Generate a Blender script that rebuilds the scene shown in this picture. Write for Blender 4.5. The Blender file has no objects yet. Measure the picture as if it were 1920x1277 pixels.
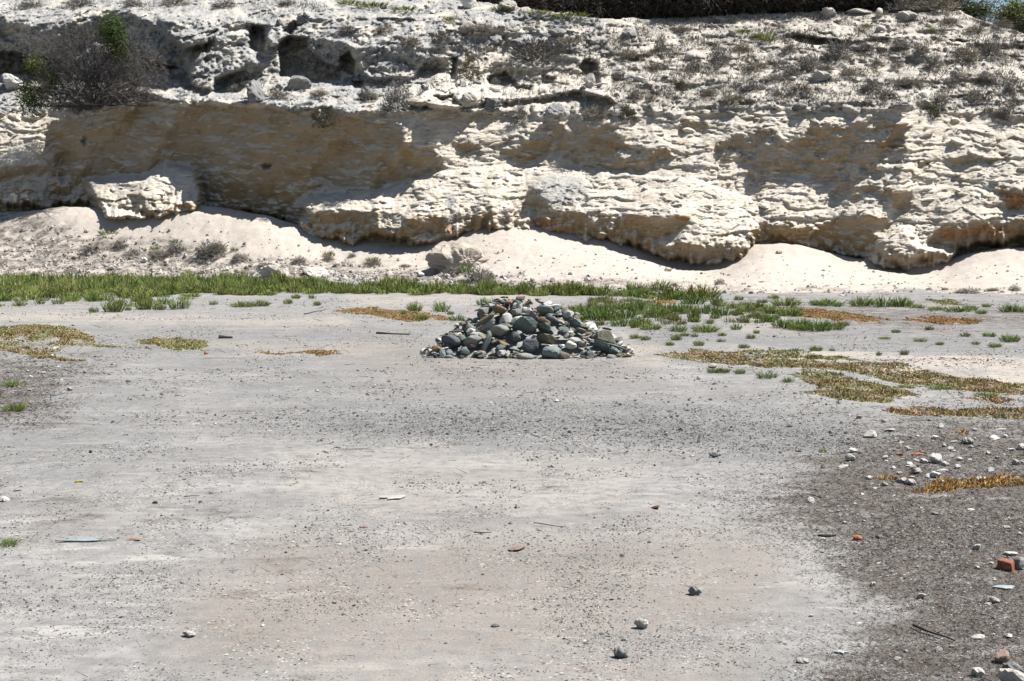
import bpy, math, random
import numpy as np
from mathutils import Vector, Matrix, Euler

random.seed(7); rng = np.random.default_rng(7)
scene = bpy.context.scene
COL = scene.collection

# ------------------------------------------------------------------ camera, sky, sun, exposure
FPX, H = 2666.7, 2.3                       # focal length in pixels of the 1920 px wide picture, eye height
TANP = 0.081
COSP = 1 / math.sqrt(1 + TANP * TANP); SINP = TANP * COSP
cam_d = bpy.data.cameras.new('camera'); cam = bpy.data.objects.new('camera', cam_d); COL.objects.link(cam)
cam_d.sensor_width = 36; cam_d.lens = 50; cam_d.clip_end = 3000
cam.location = (0, 0, H); cam.rotation_euler = (math.pi / 2 - math.atan(TANP), 0, 0)
scene.camera = cam

SUN = np.array((0.50, 0.035, 0.86)); SUN /= np.linalg.norm(SUN)     # towards the sun
world = bpy.data.worlds.new('World'); scene.world = world; world.use_nodes = True
wn = world.node_tree.nodes; wl = world.node_tree.links
bg = wn['Background']; bg.inputs['Strength'].default_value = 0.046
sky = wn.new('ShaderNodeTexSky'); sky.sky_type = 'NISHITA'; sky.sun_disc = False
sky.sun_elevation = math.asin(SUN[2]); sky.sun_rotation = math.atan2(SUN[0], SUN[1])
sky.air_density = 1.0; sky.dust_density = 0.6; sky.ozone_density = 1.0
wl.new(sky.outputs[0], bg.inputs['Color'])
sun_d = bpy.data.lights.new('sun', 'SUN'); sun_d.energy = 4.8; sun_d.angle = math.radians(0.5); sun_d.color = (1, 0.965, 0.91)
sun = bpy.data.objects.new('sun', sun_d); COL.objects.link(sun)
sun.location = (40, 0, 60)
sun.rotation_euler = Vector(-SUN).to_track_quat('-Z', 'Y').to_euler()
scene.view_settings.view_transform = 'Standard'; scene.view_settings.look = 'None'
scene.view_settings.exposure = 1.15; scene.view_settings.gamma = 1; scene.view_settings.use_curve_mapping = False
scene.render.engine = 'CYCLES'
scene.cycles.max_bounces = 6; scene.cycles.diffuse_bounces = 4; scene.cycles.glossy_bounces = 1
scene.cycles.transmission_bounces = 2; scene.cycles.transparent_max_bounces = 4
scene.cycles.caustics_reflective = False; scene.cycles.caustics_refractive = False

# ------------------------------------------------------------------ projection between the picture and the place
def at(px, py, Y):
    """point at forward distance Y seen at picture pixel (px, py)"""
    px, py, Y = np.asarray(px, float), np.asarray(py, float), np.asarray(Y, float)
    a = (px - 960) / FPX; b = (638.5 - py) / FPX
    dy = COSP + b * SINP; dz = b * COSP - SINP
    return np.stack(np.broadcast_arrays(a / dy * Y, Y, H + dz / dy * Y), -1)
def at_ground(px, py, z=0.0):
    b = (638.5 - np.asarray(py, float)) / FPX
    dz = (b * COSP - SINP) / (COSP + b * SINP)
    return at(px, py, (z - H) / dz)
def project(x, y, z):
    d = y * COSP - (z - H) * SINP
    return 960 + FPX * x / d, 638.5 - FPX * ((z - H) * COSP + y * SINP) / d

# ------------------------------------------------------------------ noise and masks in numpy
_perm = np.random.default_rng(3).permutation(256); _perm = np.concatenate([_perm, _perm])
_ga = np.random.default_rng(4).uniform(0, 2 * np.pi, 256); _gx, _gy = np.cos(_ga), np.sin(_ga)
def perlin(x, y, seed=0):
    x, y = np.broadcast_arrays(np.asarray(x, float) + seed * 17.13, np.asarray(y, float) - seed * 9.71)
    xi = np.floor(x).astype(int); yi = np.floor(y).astype(int); xf = x - xi; yf = y - yi
    xi &= 255; yi &= 255
    def g(i, j, dx, dy):
        h = _perm[_perm[(xi + i) & 255] + ((yi + j) & 255)]
        return _gx[h] * dx + _gy[h] * dy
    u = xf ** 3 * (xf * (xf * 6 - 15) + 10); v = yf ** 3 * (yf * (yf * 6 - 15) + 10)
    a = g(0, 0, xf, yf); b = g(1, 0, xf - 1, yf); c = g(0, 1, xf, yf - 1); d = g(1, 1, xf - 1, yf - 1)
    return (a + u * (b - a) + v * (c - a + u * (a - b - c + d))) * 1.5
def fbm(x, y, octaves=4, seed=0, gain=0.5, ridged=False):
    s = 0; amp = 1.0; tot = 0
    for o in range(octaves):
        n = perlin(x * 2 ** o, y * 2 ** o, seed + o * 3)
        if ridged: n = 1 - 2 * np.abs(n)
        s = s + amp * n; tot += amp; amp *= gain
    return s / tot
def worley(x, y, seed=0):
    """cell value, distance to the nearest cell border"""
    xi = np.floor(x).astype(int); yi = np.floor(y).astype(int); d1 = np.full(x.shape, 9.0); d2 = d1.copy(); val = np.zeros(x.shape)
    for i in (-1, 0, 1):
        for j in (-1, 0, 1):
            h = _perm[_perm[(xi + i + seed) & 255] + ((yi + j + 3 * seed) & 255)]; h2 = _perm[(h + 71) & 255]; h3 = _perm[(h + 133) & 255]
            d = np.hypot(xi + i + h / 255 - x, yi + j + h2 / 255 - y); c = d < d1
            d2 = np.where(c, d1, np.minimum(d2, d)); val = np.where(c, h3 / 255, val); d1 = np.where(c, d, d1)
    return val, d2 - d1
def sstep(a, b, x):
    t = np.clip((x - a) / (b - a), 0, 1); return t * t * (3 - 2 * t)
def pmask(px, py, poly, feather):
    """soft inside mask of a polygon given in picture pixels"""
    px, py = np.broadcast_arrays(px, py)
    out = np.zeros(px.shape)
    P = np.asarray(poly, float); m = feather + 2
    sel = (px > P[:, 0].min() - m) & (px < P[:, 0].max() + m) & (py > P[:, 1].min() - m) & (py < P[:, 1].max() + m)
    if not sel.any(): return out
    x = px[sel]; y = py[sel]; d = np.full(x.shape, 1e9); ins = np.zeros(x.shape, bool)
    for k in range(len(P)):
        x0, y0 = P[k]; x1, y1 = P[(k + 1) % len(P)]
        ex, ey = x1 - x0, y1 - y0
        t = np.clip(((x - x0) * ex + (y - y0) * ey) / (ex * ex + ey * ey + 1e-9), 0, 1)
        d = np.minimum(d, np.hypot(x - x0 - t * ex, y - y0 - t * ey))
        if y0 != y1:
            c = (y0 > y) != (y1 > y)
            ins ^= c & (x < ex * (y - y0) / (ey if ey else 1e-9) + x0)
    sd = np.where(ins, d, -d)
    out[sel] = sstep(-feather, feather, sd)
    return out
def lin(px, pts):
    P = np.asarray(pts, float); return np.interp(px, P[:, 0], P[:, 1])

# ------------------------------------------------------------------ mesh and object helpers
def mesh_np(name, V, faces, colors=None, smooth=False, attrs=None):
    """mesh from numpy arrays; faces is an (n, k) array or a list of them"""
    if not isinstance(faces, list): faces = [faces]
    me = bpy.data.meshes.new(name)
    V = np.asarray(V, np.float32); me.vertices.add(len(V)); me.vertices.foreach_set('co', V.ravel())
    idx = np.concatenate([f.ravel() for f in faces]).astype(np.int32)
    tot = np.concatenate([np.full(len(f), f.shape[1]) for f in faces]).astype(np.int32)
    me.loops.add(len(idx)); me.loops.foreach_set('vertex_index', idx)
    me.polygons.add(len(tot)); me.polygons.foreach_set('loop_start', np.concatenate([[0], np.cumsum(tot)[:-1]]).astype(np.int32))
    me.polygons.foreach_set('loop_total', tot)
    me.polygons.foreach_set('use_smooth', np.full(len(tot), smooth))
    me.update(calc_edges=True)
    if colors is not None:
        c = np.ones((len(V), 4), np.float32); c[:, :3] = colors
        at_ = me.color_attributes.new('tint', 'FLOAT_COLOR', 'POINT'); at_.data.foreach_set('color', c.ravel())
    for k, v in (attrs or {}).items():
        at_ = me.attributes.new(k, 'FLOAT', 'POINT'); at_.data.foreach_set('value', np.asarray(v, np.float32).ravel())
    return me
def grid_faces(r, c):
    i = np.arange(r * c).reshape(r, c)
    return np.stack([i[:-1, :-1], i[:-1, 1:], i[1:, 1:], i[1:, :-1]], -1).reshape(-1, 4)
def link(name, me, mat=None, parent=None, loc=None, rot=None, scale=None):
    o = bpy.data.objects.new(name, me); COL.objects.link(o)
    if mat is not None and me is not None and not me.materials: me.materials.append(mat)
    if parent is not None: o.parent = parent
    if loc is not None: o.location = loc
    if rot is not None: o.rotation_euler = rot
    if scale is not None: o.scale = scale
    return o
def tag(o, label=None, cat=None, group=None, kind=None):
    for k, v in (('label', label), ('category', cat), ('group', group), ('kind', kind)):
        if v: o[k] = v
    return o
def copy_tree(o, parent=None):
    c = o.copy(); COL.objects.link(c); c.parent = parent
    for ch in o.children: copy_tree(ch, c)
    return c

# ------------------------------------------------------------------ node helpers
REFL = 0.58
class NT:
    def __init__(s, name):
        s.m = bpy.data.materials.new(name); s.m.use_nodes = True
        s.n = s.m.node_tree.nodes; s.l = s.m.node_tree.links
        s.bsdf = s.n['Principled BSDF']; s.bsdf.inputs['Roughness'].default_value = 0.9
        s.bsdf.inputs['Specular IOR Level'].default_value = 0.2
    def put(s, node, key, v):
        i = node.inputs[key]
        if isinstance(v, bpy.types.NodeSocket): s.l.new(v, i)
        elif isinstance(v, tuple) and len(v) == 3 and i.type == 'RGBA': i.default_value = (*v, 1)
        else: i.default_value = v
    def attr(s, name, col=False):
        n = s.n.new('ShaderNodeAttribute'); n.attribute_name = name; return n.outputs['Color' if col else 'Fac']
    def pos(s, sc=(1, 1, 1), obj=False):
        n = s.n.new('ShaderNodeNewGeometry' if not obj else 'ShaderNodeTexCoord')
        v = n.outputs['Position' if not obj else 'Object']
        if sc == (1, 1, 1): return v
        m = s.n.new('ShaderNodeMapping'); s.l.new(v, m.inputs['Vector']); m.inputs['Scale'].default_value = sc
        return m.outputs[0]
    def noise(s, vec, scale, detail=4, rough=0.55, dist=0.0):
        n = s.n.new('ShaderNodeTexNoise'); s.put(n, 'Vector', vec); n.inputs['Scale'].default_value = scale
        n.inputs['Detail'].default_value = detail; n.inputs['Roughness'].default_value = rough; n.inputs['Distortion'].default_value = dist
        return n.outputs['Fac']
    def voro(s, vec, scale, feature='F1', out='Distance'):
        n = s.n.new('ShaderNodeTexVoronoi'); n.feature = feature; s.put(n, 'Vector', vec); n.inputs['Scale'].default_value = scale
        return n.outputs[out]
    def ramp(s, fac, a, b, lo=0.0, hi=1.0):
        n = s.n.new('ShaderNodeMapRange'); n.interpolation_type = 'SMOOTHSTEP'
        s.put(n, 'Value', fac); s.put(n, 'From Min', a); s.put(n, 'From Max', b); s.put(n, 'To Min', lo); s.put(n, 'To Max', hi)
        return n.outputs['Result']
    def math(s, op, a, b=0.0, clamp=False):
        n = s.n.new('ShaderNodeMath'); n.operation = op; n.use_clamp = clamp; s.put(n, 0, a); s.put(n, 1, b); return n.outputs[0]
    def mix(s, fac, a, b, mode='MIX'):
        n = s.n.new('ShaderNodeMix'); n.data_type = 'RGBA'; n.blend_type = mode
        s.put(n, 0, fac); s.put(n, 6, a); s.put(n, 7, b); return n.outputs[2]
    def normal_z(s):
        g = s.n.new('ShaderNodeNewGeometry'); x = s.n.new('ShaderNodeSeparateXYZ'); s.l.new(g.outputs['Normal'], x.inputs[0]); return x.outputs['Z']
    def bump(s, h, strength, dist):
        n = s.n.new('ShaderNodeBump'); s.put(n, 'Height', h); n.inputs['Strength'].default_value = strength; n.inputs['Distance'].default_value = dist
        s.l.new(n.outputs[0], s.bsdf.inputs['Normal']); return n
    def albedo(s, c):
        """bring a colour picked from sunlit surfaces down to the surface's own reflectance"""
        n = s.n.new('ShaderNodeHueSaturation'); s.put(n, 'Color', c); n.inputs['Value'].default_value = REFL; return n.outputs[0]
    def color(s, c): s.put(s.bsdf, 'Base Color', s.albedo(c)); return s.m

# ================================================================== THE CLIFF
STX, STY = 2.0, 1.6
GX = np.arange(-280, 2201, STX); GY = np.arange(-66, 552, STY)
PX, PY = np.meshgrid(GX, GY)
lip_line = [(-280, 380), (0, 378), (70, 385), (100, 382), (150, 380), (175, 392), (195, 408), (230, 413), (300, 408), (370, 395), (430, 400), (480, 405),
            (530, 412), (560, 425), (580, 443), (620, 450), (665, 456), (700, 440), (735, 446), (780, 455), (800, 447), (850, 440), (880, 430), (930, 437),
            (965, 432), (1010, 440), (1080, 442), (1110, 447), (1150, 452), (1190, 458), (1210, 474), (1260, 487), (1330, 491), (1400, 485), (1408, 462), (1440, 464),
            (1510, 470), (1530, 475), (1600, 481), (1660, 500), (1700, 508), (1735, 497), (1780, 492), (1792, 472), (1830, 458), (1920, 445), (2200, 440)]
Dl = lambda px: lin(px, [(-280, 70), (0, 68), (500, 65), (1000, 62.2), (1400, 59.8), (1920, 57.5), (2200, 57)])
wx = fbm(PX / 50, PY / 40, 4, 11) * 24 + fbm(PX / 9, PY / 6, 3, 12) * 9.0
wy = fbm(PX / 50, PY / 40, 4, 21) * 15 + fbm(PX / 11, PY / 6, 3, 22) * 6.0
QX, QY = PX + wx, PY + wy
SX_, SY_ = PX + wx * 0.4, PY + wy * 0.4
# base profile: extra depth behind the lip
left = np.interp(GY, [-66, -20, 0, 30, 90, 145, 165, 200, 215, 560], [26, 17, 13, 9.2, 7.2, 6.6, 5.0, 1.7, 1.2, -1.0])
right = np.interp(GY, [-66, 20, 60, 100, 150, 195, 220, 300, 450, 500, 560], [26.6, 16.1, 13.2, 10.4, 7.0, 4.2, 3.6, 2.3, 0, -0.4, -0.6])
def gsm(a, s, axis):
    r = int(s * 3) + 1; k = np.exp(-0.5 * (np.arange(-r, r + 1) / s) ** 2); k /= k.sum()
    return np.apply_along_axis(lambda v: np.convolve(np.pad(v, r, mode='edge'), k, 'valid'), axis, a)
left = gsm(left, 5, 0); right = gsm(right, 7, 0)
wr = sstep(1010, 1230, PX + (PY - 120) * 0.5)
wb = sstep(700, 1150, PX)
B = Dl(PX) + left[:, None] * (1 - wb) + (right[:, None] * wr + (left[:, None] + 2.4 * sstep(460, 225, GY)[:, None]) * (1 - wr)) * wb
mpp = B / FPX                                       # metres per picture pixel
XW = (PX - 960) * mpp; ZW = at(PX, PY, B)[..., 2]

def U(polys, f=4, x=None, y=None):
    m = np.zeros(PX.shape)
    for p in polys: m = np.maximum(m, pmask(QX if x is None else x, QY if y is None else y, p, f))
    return m
LIP = lin(GX, lip_line)[None, :] + 0 * PY
shade_polys = [
    [(85, 228), (170, 212), (250, 197), (480, 203), (600, 212), (700, 222), (765, 245), (758, 262), (800, 278), (838, 312), (815, 328), (740, 345), (695, 364),
     (655, 362), (610, 345), (560, 372), (575, 392), (560, 430), (372, 420), (366, 318), (310, 303), (265, 333), (160, 338), (130, 372), (103, 370), (98, 300)],
    [(855, 266), (880, 270), (918, 292), (870, 285)],
    [(930, 262), (985, 262), (1040, 252), (1030, 292), (1000, 302), (965, 302), (938, 288)],
    [(1010, 240), (1060, 228), (1110, 224), (1172, 246), (1160, 268), (1250, 283), (1285, 300), (1225, 312), (1205, 330), (1165, 318), (1110, 322), (1080, 310), (1030, 292), (1060, 262)],
    [(1275, 225), (1330, 228), (1320, 245), (1285, 245)],
    [(1372, 252), (1450, 243), (1470, 268), (1500, 262), (1520, 226), (1560, 236), (1600, 228), (1700, 232), (1692, 330), (1670, 345), (1640, 330), (1600, 348), (1565, 345),
     (1500, 328), (1452, 318), (1440, 342), (1418, 334), (1408, 312), (1392, 296), (1375, 284)],
    [(1350, 262), (1372, 262), (1368, 300), (1352, 296)],
    [(1545, 362), (1575, 350), (1640, 352), (1712, 358), (1708, 388), (1675, 408), (1662, 380), (1620, 372), (1590, 388), (1560, 380)],
    [(1532, 425), (1580, 398), (1640, 402), (1680, 418), (1655, 440), (1640, 470), (1620, 482), (1535, 474), (1512, 448)],
    [(1400, 428), (1470, 420), (1515, 424), (1508, 470), (1440, 466), (1408, 462)],
    [(1855, 345), (1895, 352), (1920, 362), (1960, 400), (1890, 392)],
    [(1765, 300), (1800, 292), (1870, 300), (1850, 312), (1790, 312)],
    [(1720, 302), (1735, 300), (1738, 318), (1722, 320)],
    [(1880, 282), (1900, 282), (1898, 308), (1884, 308)],
    [(985, 365), (1005, 352), (1028, 368), (1030, 440), (990, 440)],
    [(570, 400), (640, 394), (705, 396), (720, 408), (700, 424), (735, 430), (762, 412), (800, 408), (838, 412), (845, 432), (790, 446), (735, 448), (640, 452), (590, 448)],
    [(880, 392), (930, 388), (934, 432), (880, 432)],
    [(1030, 392), (1060, 400), (1130, 405), (1230, 402), (1300, 412), (1290, 432), (1240, 446), (1200, 452), (1120, 446), (1040, 440)],
    [(1205, 460), (1260, 458), (1390, 462), (1404, 472), (1400, 484), (1330, 492), (1260, 488)],
    [(1740, 450), (1770, 420), (1850, 420), (1920, 405), (2200, 400), (2200, 445), (1830, 460), (1760, 466)],
    [(1660, 478), (1740, 478), (1780, 470), (1785, 488), (1735, 495), (1690, 506), (1655, 495)],
    [(-280, 380), (-280, 300), (-20, 318), (40, 312), (95, 308), (100, 322), (30, 328), (-20, 345)],
    [(240, 366), (300, 366), (290, 398), (236, 400)], [(318, 384), (370, 374), (372, 394), (300, 404), (306, 390)],
    [(-280, 20), (0, 30), (60, 47), (110, 42), (200, 22), (255, 26), (300, 62), (338, 88), (362, 86), (352, 112), (330, 122), (280, 108), (150, 106), (60, 100), (-280, 98)],
    [(400, 150), (420, 138), (490, 125), (500, 140), (440, 154)],
    [(260, 176), (285, 172), (330, 182), (318, 190), (270, 190)],
    [(275, 170), (290, 174), (285, 190), (262, 186)],
]
lit_polys = [
    [(155, 342), (215, 337), (270, 334), (300, 322), (312, 307), (360, 322), (371, 345), (372, 372), (330, 384), (300, 368), (240, 366), (232, 398), (200, 400), (190, 365)],
    [(582, 333), (600, 332), (624, 342), (605, 347), (578, 346)], [(555, 371), (600, 366), (630, 378), (600, 386), (580, 382)],
    [(310, 206), (335, 208), (330, 214), (312, 214)], [(315, 224), (328, 222), (326, 240), (318, 238)], [(306, 282), (328, 284), (322, 289), (308, 288)],
    [(1640, 300), (1665, 292), (1690, 340), (1668, 345)], [(1740, 385), (1700, 420), (1712, 392)],
    [(706, 404), (742, 388), (752, 404), (738, 436), (716, 432)], [(656, 422), (662, 420), (674, 450), (666, 456)], [(782, 412), (795, 402), (812, 416), (794, 420)],
    [(845, 340), (885, 330), (880, 400), (862, 432), (846, 432)], [(1104, 405), (1120, 402), (1116, 420), (1106, 424)], [(1144, 408), (1154, 408), (1150, 432), (1142, 430)],
    [(0, 38), (20, 24), (60, 20), (88, 34), (70, 44), (40, 46)],
    [(933, 396), (940, 388), (990, 420), (975, 436), (935, 436)],
]
face_zone = sstep(-6, 6, PY - (lin(GX, [(-280, 205), (90, 215), (250, 192), (480, 198), (700, 212), (800, 205), (1000, 215), (1300, 218), (1500, 208), (1700, 208), (2200, 222)])[None, :] + 20 * fbm(PX / 55, PX * 0 + 3, 4, 5) + 5 * fbm(PX / 12, PY / 12, 2, 6)))
shade = U(shade_polys, 4); lit = U(lit_polys, 3.0, SX_, SY_)
brk = sstep(0.06, 0.30, fbm(PX / 34, PY / 13, 4, 170, .6)) * sstep(760, 900, PX) * sstep(420, 395, PY) + sstep(0.30, 0.45, fbm(PX / 26, PY / 9, 4, 171, .6)) * sstep(900, 760, PX) * 0.8
Mshade = np.clip(shade * (1 - lit) * (1 - np.clip(brk, 0, 1) * face_zone), 0, 1)
# lighting target: grazing sun, so slope decides what is lit; solve the relief whose slopes give it
sx, sy, sz = SUN
gz = lambda F: -np.gradient(F, axis=0) / (STY * mpp)          # d/dz (rows go downwards)
gx = lambda F: np.gradient(F, axis=1) / (STX * mpp)
L0 = sx * gx(B) + sz * gz(B) - sy
upper_shade = 1 - face_zone
T = np.where(face_zone > 0.5, 1.05, L0)
T = T * (1 - Mshade) + (-0.20) * Mshade
cut = lit * (1 - 0 * lit); T = T * (1 - 0.8 * lit) + 0.8 * lit * 0.75
T = T + 0.16 * fbm(XW / 1.6, ZW / 1.1, 3, 31) * face_zone * (1 - 0.5 * Mshade)
active = np.maximum(face_zone, U(shade_polys, 25, PX, PY))
Q = (T - L0) * sstep(0.05, 0.6, active)
pad = 160
Qp = np.pad(Q, ((pad, pad), (pad, pad)), mode='linear_ramp')
mp0 = 62.0 / FPX
kz = -2 * np.pi * np.fft.fftfreq(Qp.shape[0], STY * mp0)[:, None]; kx = 2 * np.pi * np.fft.fftfreq(Qp.shape[1], STX * mp0)[None, :]
D = 1j * (sx * kx + sz * kz); k2 = kx ** 2 + kz ** 2
R = np.fft.ifft2(np.conj(D) * np.fft.fft2(Qp) / (np.abs(D) ** 2 + 0.012 + 0.03 * kx ** 2 + 1e-6 * k2 ** 2)).real[pad:-pad, pad:-pad]
print('RELIEF', R.min(), R.max(), R.std())
R = np.clip(R, -4.5, 4.5)

# named hollows and ledges, pushed in or out as real relief
def push(polys, amount, f=4, x=None, y=None):
    global R; R = R + amount * U(polys, f, SX_ if x is None else x, SY_ if y is None else y)
push([[(-300, 103), (-20, 99), (40, 101), (90, 106), (125, 120), (135, 150), (75, 152), (45, 141), (0, 139), (-300, 138)]], 3.2, 4)
push([[(270, 112), (300, 120), (332, 128), (327, 138), (292, 136), (268, 128)]], 1.8, 3)
push([[(460, 70), (474, 48), (492, 50), (500, 72), (500, 96), (478, 98), (462, 88)]], 1.6, 4)
push([[(525, 80), (545, 68), (572, 72), (585, 95), (615, 118), (640, 132), (636, 150), (560, 152), (524, 142)]], 2.2, 5)
push([[(528, 60), (550, 38), (560, 42), (545, 62)]], 1.0, 3)
push([[(636, 108), (655, 96), (666, 118), (662, 140), (640, 132)]], 1.4, 4)
push([[(660, 152), (680, 150), (684, 164), (664, 166)]], 1.0, 3)
push([[(914, 142), (945, 134), (968, 158), (1000, 164), (992, 180), (945, 182), (915, 174)]], 1.1, 3.5)
push([[(1085, 128), (1100, 112), (1118, 118), (1128, 168), (1100, 166), (1074, 155)]], 1.1, 3.5)
push([[(1020, 140), (1040, 145), (1035, 162), (1010, 162)]], 0.7, 3)
push([[(815, 182), (850, 176), (868, 196), (845, 196)]], 1.2, 3)
push([[(842, 110), (852, 108), (856, 160), (845, 160)]], 0.8, 3)
push([[(395, 60), (410, 56), (400, 78), (385, 92), (380, 84)]], 1.0, 3)
push([[(1482, 70), (1500, 66), (1560, 76), (1590, 78), (1560, 84), (1500, 80)]], 1.5, 3)
push([[(1535, 62), (1560, 64), (1570, 70), (1545, 70)]], 0.8, 2.5)
push([[(1780, 76), (1820, 74), (1810, 80), (1785, 80)]], 0.8, 2.5)
push([[(490, 310), (497, 305), (508, 308), (506, 316), (497, 318)], [(156, 264), (160, 257), (164, 262), (160, 272)]], 0.6, 5)
push([[(112, 296), (128, 288), (146, 298), (134, 322), (118, 338), (106, 330)]], 0.8, 12)
push([[(455, 395), (470, 396), (466, 406), (452, 404)]], 1.2, 3)
push([[(1730, 470), (1765, 462), (1790, 474), (1782, 492), (1740, 494)]], -0.8, 8)
push([[(1640, 440), (1700, 430), (1740, 470), (1700, 500), (1660, 490)]], -0.7, 14)
push([[(1000, 345), (1040, 330), (1090, 332), (1110, 372), (1080, 385), (1000, 372)]], -0.45, 14)
push([[(300, 30), (360, 20), (410, 45), (385, 80), (345, 84), (310, 60)]], -0.9, 9)
push([[(368, 95), (400, 60), (470, 60), (480, 120), (440, 130), (390, 165), (360, 150)]], -0.6, 8)
push([[(500, 45), (525, 45), (530, 75), (510, 85), (498, 70)]], -0.5, 4)
push([[(260, 172), (340, 168), (470, 178), (560, 196), (440, 196), (300, 186)]], -0.5, 5)

def crag(poly, y0, y1, a0, a1, f=6):
    global R; R = R + pmask(SX_, SY_, poly, f) * (a0 + (a1 - a0) * np.clip((PY - y0) / (y1 - y0), 0, 1))
crag([(210, 14), (330, 6), (430, 15), (485, 42), (425, 56), (388, 82), (346, 90), (310, 66), (262, 32)], 12, 88, -.1, -1.7)
crag([(395, 62), (458, 44), (472, 95), (492, 120), (440, 135), (402, 150), (394, 170), (360, 160), (352, 118), (386, 95)], 45, 165, -.2, -1.5)
crag([(498, 38), (562, 28), (532, 76), (512, 88), (500, 70)], 30, 86, -.1, -1.1, 4)
crag([(562, 44), (640, 34), (770, 38), (806, 110), (770, 150), (700, 148), (680, 138), (655, 92), (604, 80)], 36, 150, 0, -1.3)
crag([(775, 196), (798, 158), (850, 110), (905, 92), (1000, 102), (1132, 106), (1150, 188), (1090, 172), (1000, 188), (900, 190), (850, 204)], 96, 190, .1, -1.7)
crag([(250, 172), (330, 164), (480, 174), (600, 192), (590, 206), (440, 200), (270, 194)], 165, 200, 0, -.7, 4)
crag([(1470, 62), (1530, 44), (1660, 56), (1668, 70), (1600, 78), (1560, 86), (1490, 74)], 46, 84, 0, -.9, 4)
crag([(1770, 62), (1860, 58), (1940, 70), (1940, 86), (1830, 84), (1775, 80)], 58, 84, 0, -.6, 4)
# the lower bench: a lit lean-back shelf whose foot is undercut
ytop = lin(GX, [(540, 388), (600, 369), (690, 364), (740, 350), (820, 326), (900, 318), (1010, 318), (1130, 322), (1300, 340), (1420, 380), (1460, 420)])[None, :] + 0.5 * wy
yedge = lin(GX, [(540, 393), (640, 394), (720, 399), (860, 401), (1010, 396), (1120, 399), (1290, 406), (1330, 440), (1400, 460), (1460, 462)])[None, :] + 0.5 * wy
bw = sstep(545, 590, PX + wx) * sstep(1440, 1390, PX + wx)
R = R - bw * (1.0 + 0.5 * sstep(1000, 700, PX)) * (0.30 * sstep(-5, 1, PY - ytop) + 0.70 * np.clip((PY - ytop) / np.maximum(yedge - ytop, 6), 0, 1))
ff = np.where(face_zone > 0.5, 1, 0.0)
ffs = face_zone
# bedding: each bed leans back and is undercut by the next one, so thin dark lines run under pale slabs
warp = 0.50 * fbm(XW / 3.0, ZW / 1.8, 3, 41) + 0.16 * fbm(XW / 0.8, ZW / 0.7, 3, 46) + 0.02 * XW + 0.12 * np.abs(fbm(XW / 1.7, ZW / 3, 2, 49))
def beds(h, seed, sharp=0.16):
    ph = (ZW + warp) / h + 0.9 * fbm(XW / (h * 7), ZW / (h * 1.6), 2, seed)
    f = ph - np.floor(ph)
    amp = 0.06 + 0.94 * sstep(-0.12, 0.5, fbm(XW / (h * 3.5), np.floor(ph) * 3.7, 2, seed + 5))
    return amp * (np.where(f < 1 - sharp, f / (1 - sharp), (1 - f) / sharp) - 0.5)
tear = fbm(XW * 1.1, ZW * 1.5, 5, 44, 0.62)
crumb = fbm(XW * 3.2, ZW * 4.5, 4, 48, 0.65)
pale = ffs * (1 - Mshade)
cv1, cb1 = worley(XW / 1.1 + 0.4 * fbm(XW, ZW, 2, 71), (ZW + warp) / 0.5, 5); cv2, cb2 = worley(XW / 0.42 + 0.3 * fbm(XW * 2, ZW * 2, 2, 72), (ZW + warp) / 0.2, 9)
blocks = 0.26 * (cv1 - .5) + 0.10 * sstep(.10, 0, cb1) + 0.13 * (cv2 - .5) + 0.05 * sstep(.12, 0, cb2)
R = R + blocks * (pale * 0.48 + ffs * Mshade * 0.26)
R = R + pale * (0.24 * beds(0.75, 141) + 0.15 * beds(0.33, 151) + 0.07 * beds(0.15, 161) + 0.15 * tear + 0.04 * crumb)
R = R + ffs * Mshade * (0.09 * beds(0.5, 141, .3) + 0.05 * beds(0.2, 151, .3) + 0.24 * fbm(XW * 1.1, ZW * 1.5, 4, 45) + 0.22 * fbm(XW * .5, ZW * .6, 2, 47) + 0.16 * np.abs(fbm(XW * 1.0, ZW * .35, 3, 57)) + 0.05 * crumb)
# the pale layered buttress at the lower left stands out and leans back
bt = pmask(SX_, SY_, [(160, 340), (215, 335), (270, 332), (300, 318), (312, 305), (362, 318), (373, 345), (374, 400), (300, 415), (225, 418), (196, 410), (182, 380)], 9)
R = R - bt * (1.0 + 1.6 * np.clip((PY - 312) / 90, 0, 1.1) ** 0.9) + bt * (0.22 * beds(0.55, 171) + 0.06 * beds(0.2, 172))
# base band: bulging, scalloped undercut
scal = fbm(PX / 42, PY * 0 + 1.5, 3, 52); drip = fbm(PX / 13, PY * 0 + 2.5, 3, 53)
dl = LIP - PY + 13 * scal + 8 * drip
near = sstep(75, 15, LIP - PY) * ffs
R = R - near * (0.55 * np.abs(fbm(PX / 30, PY / 46, 3, 51)) - 0.15) + near * 0.22 * fbm(PX / 13, PY / 20, 4, 54, .6) - 0.45 * sstep(0.05, 0.65, drip) * sstep(38, 4, LIP - PY) * ffs
R = R + 1.1 * sstep(5, -9, dl) + 0.9 * sstep(-9, -40, dl)
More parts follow.
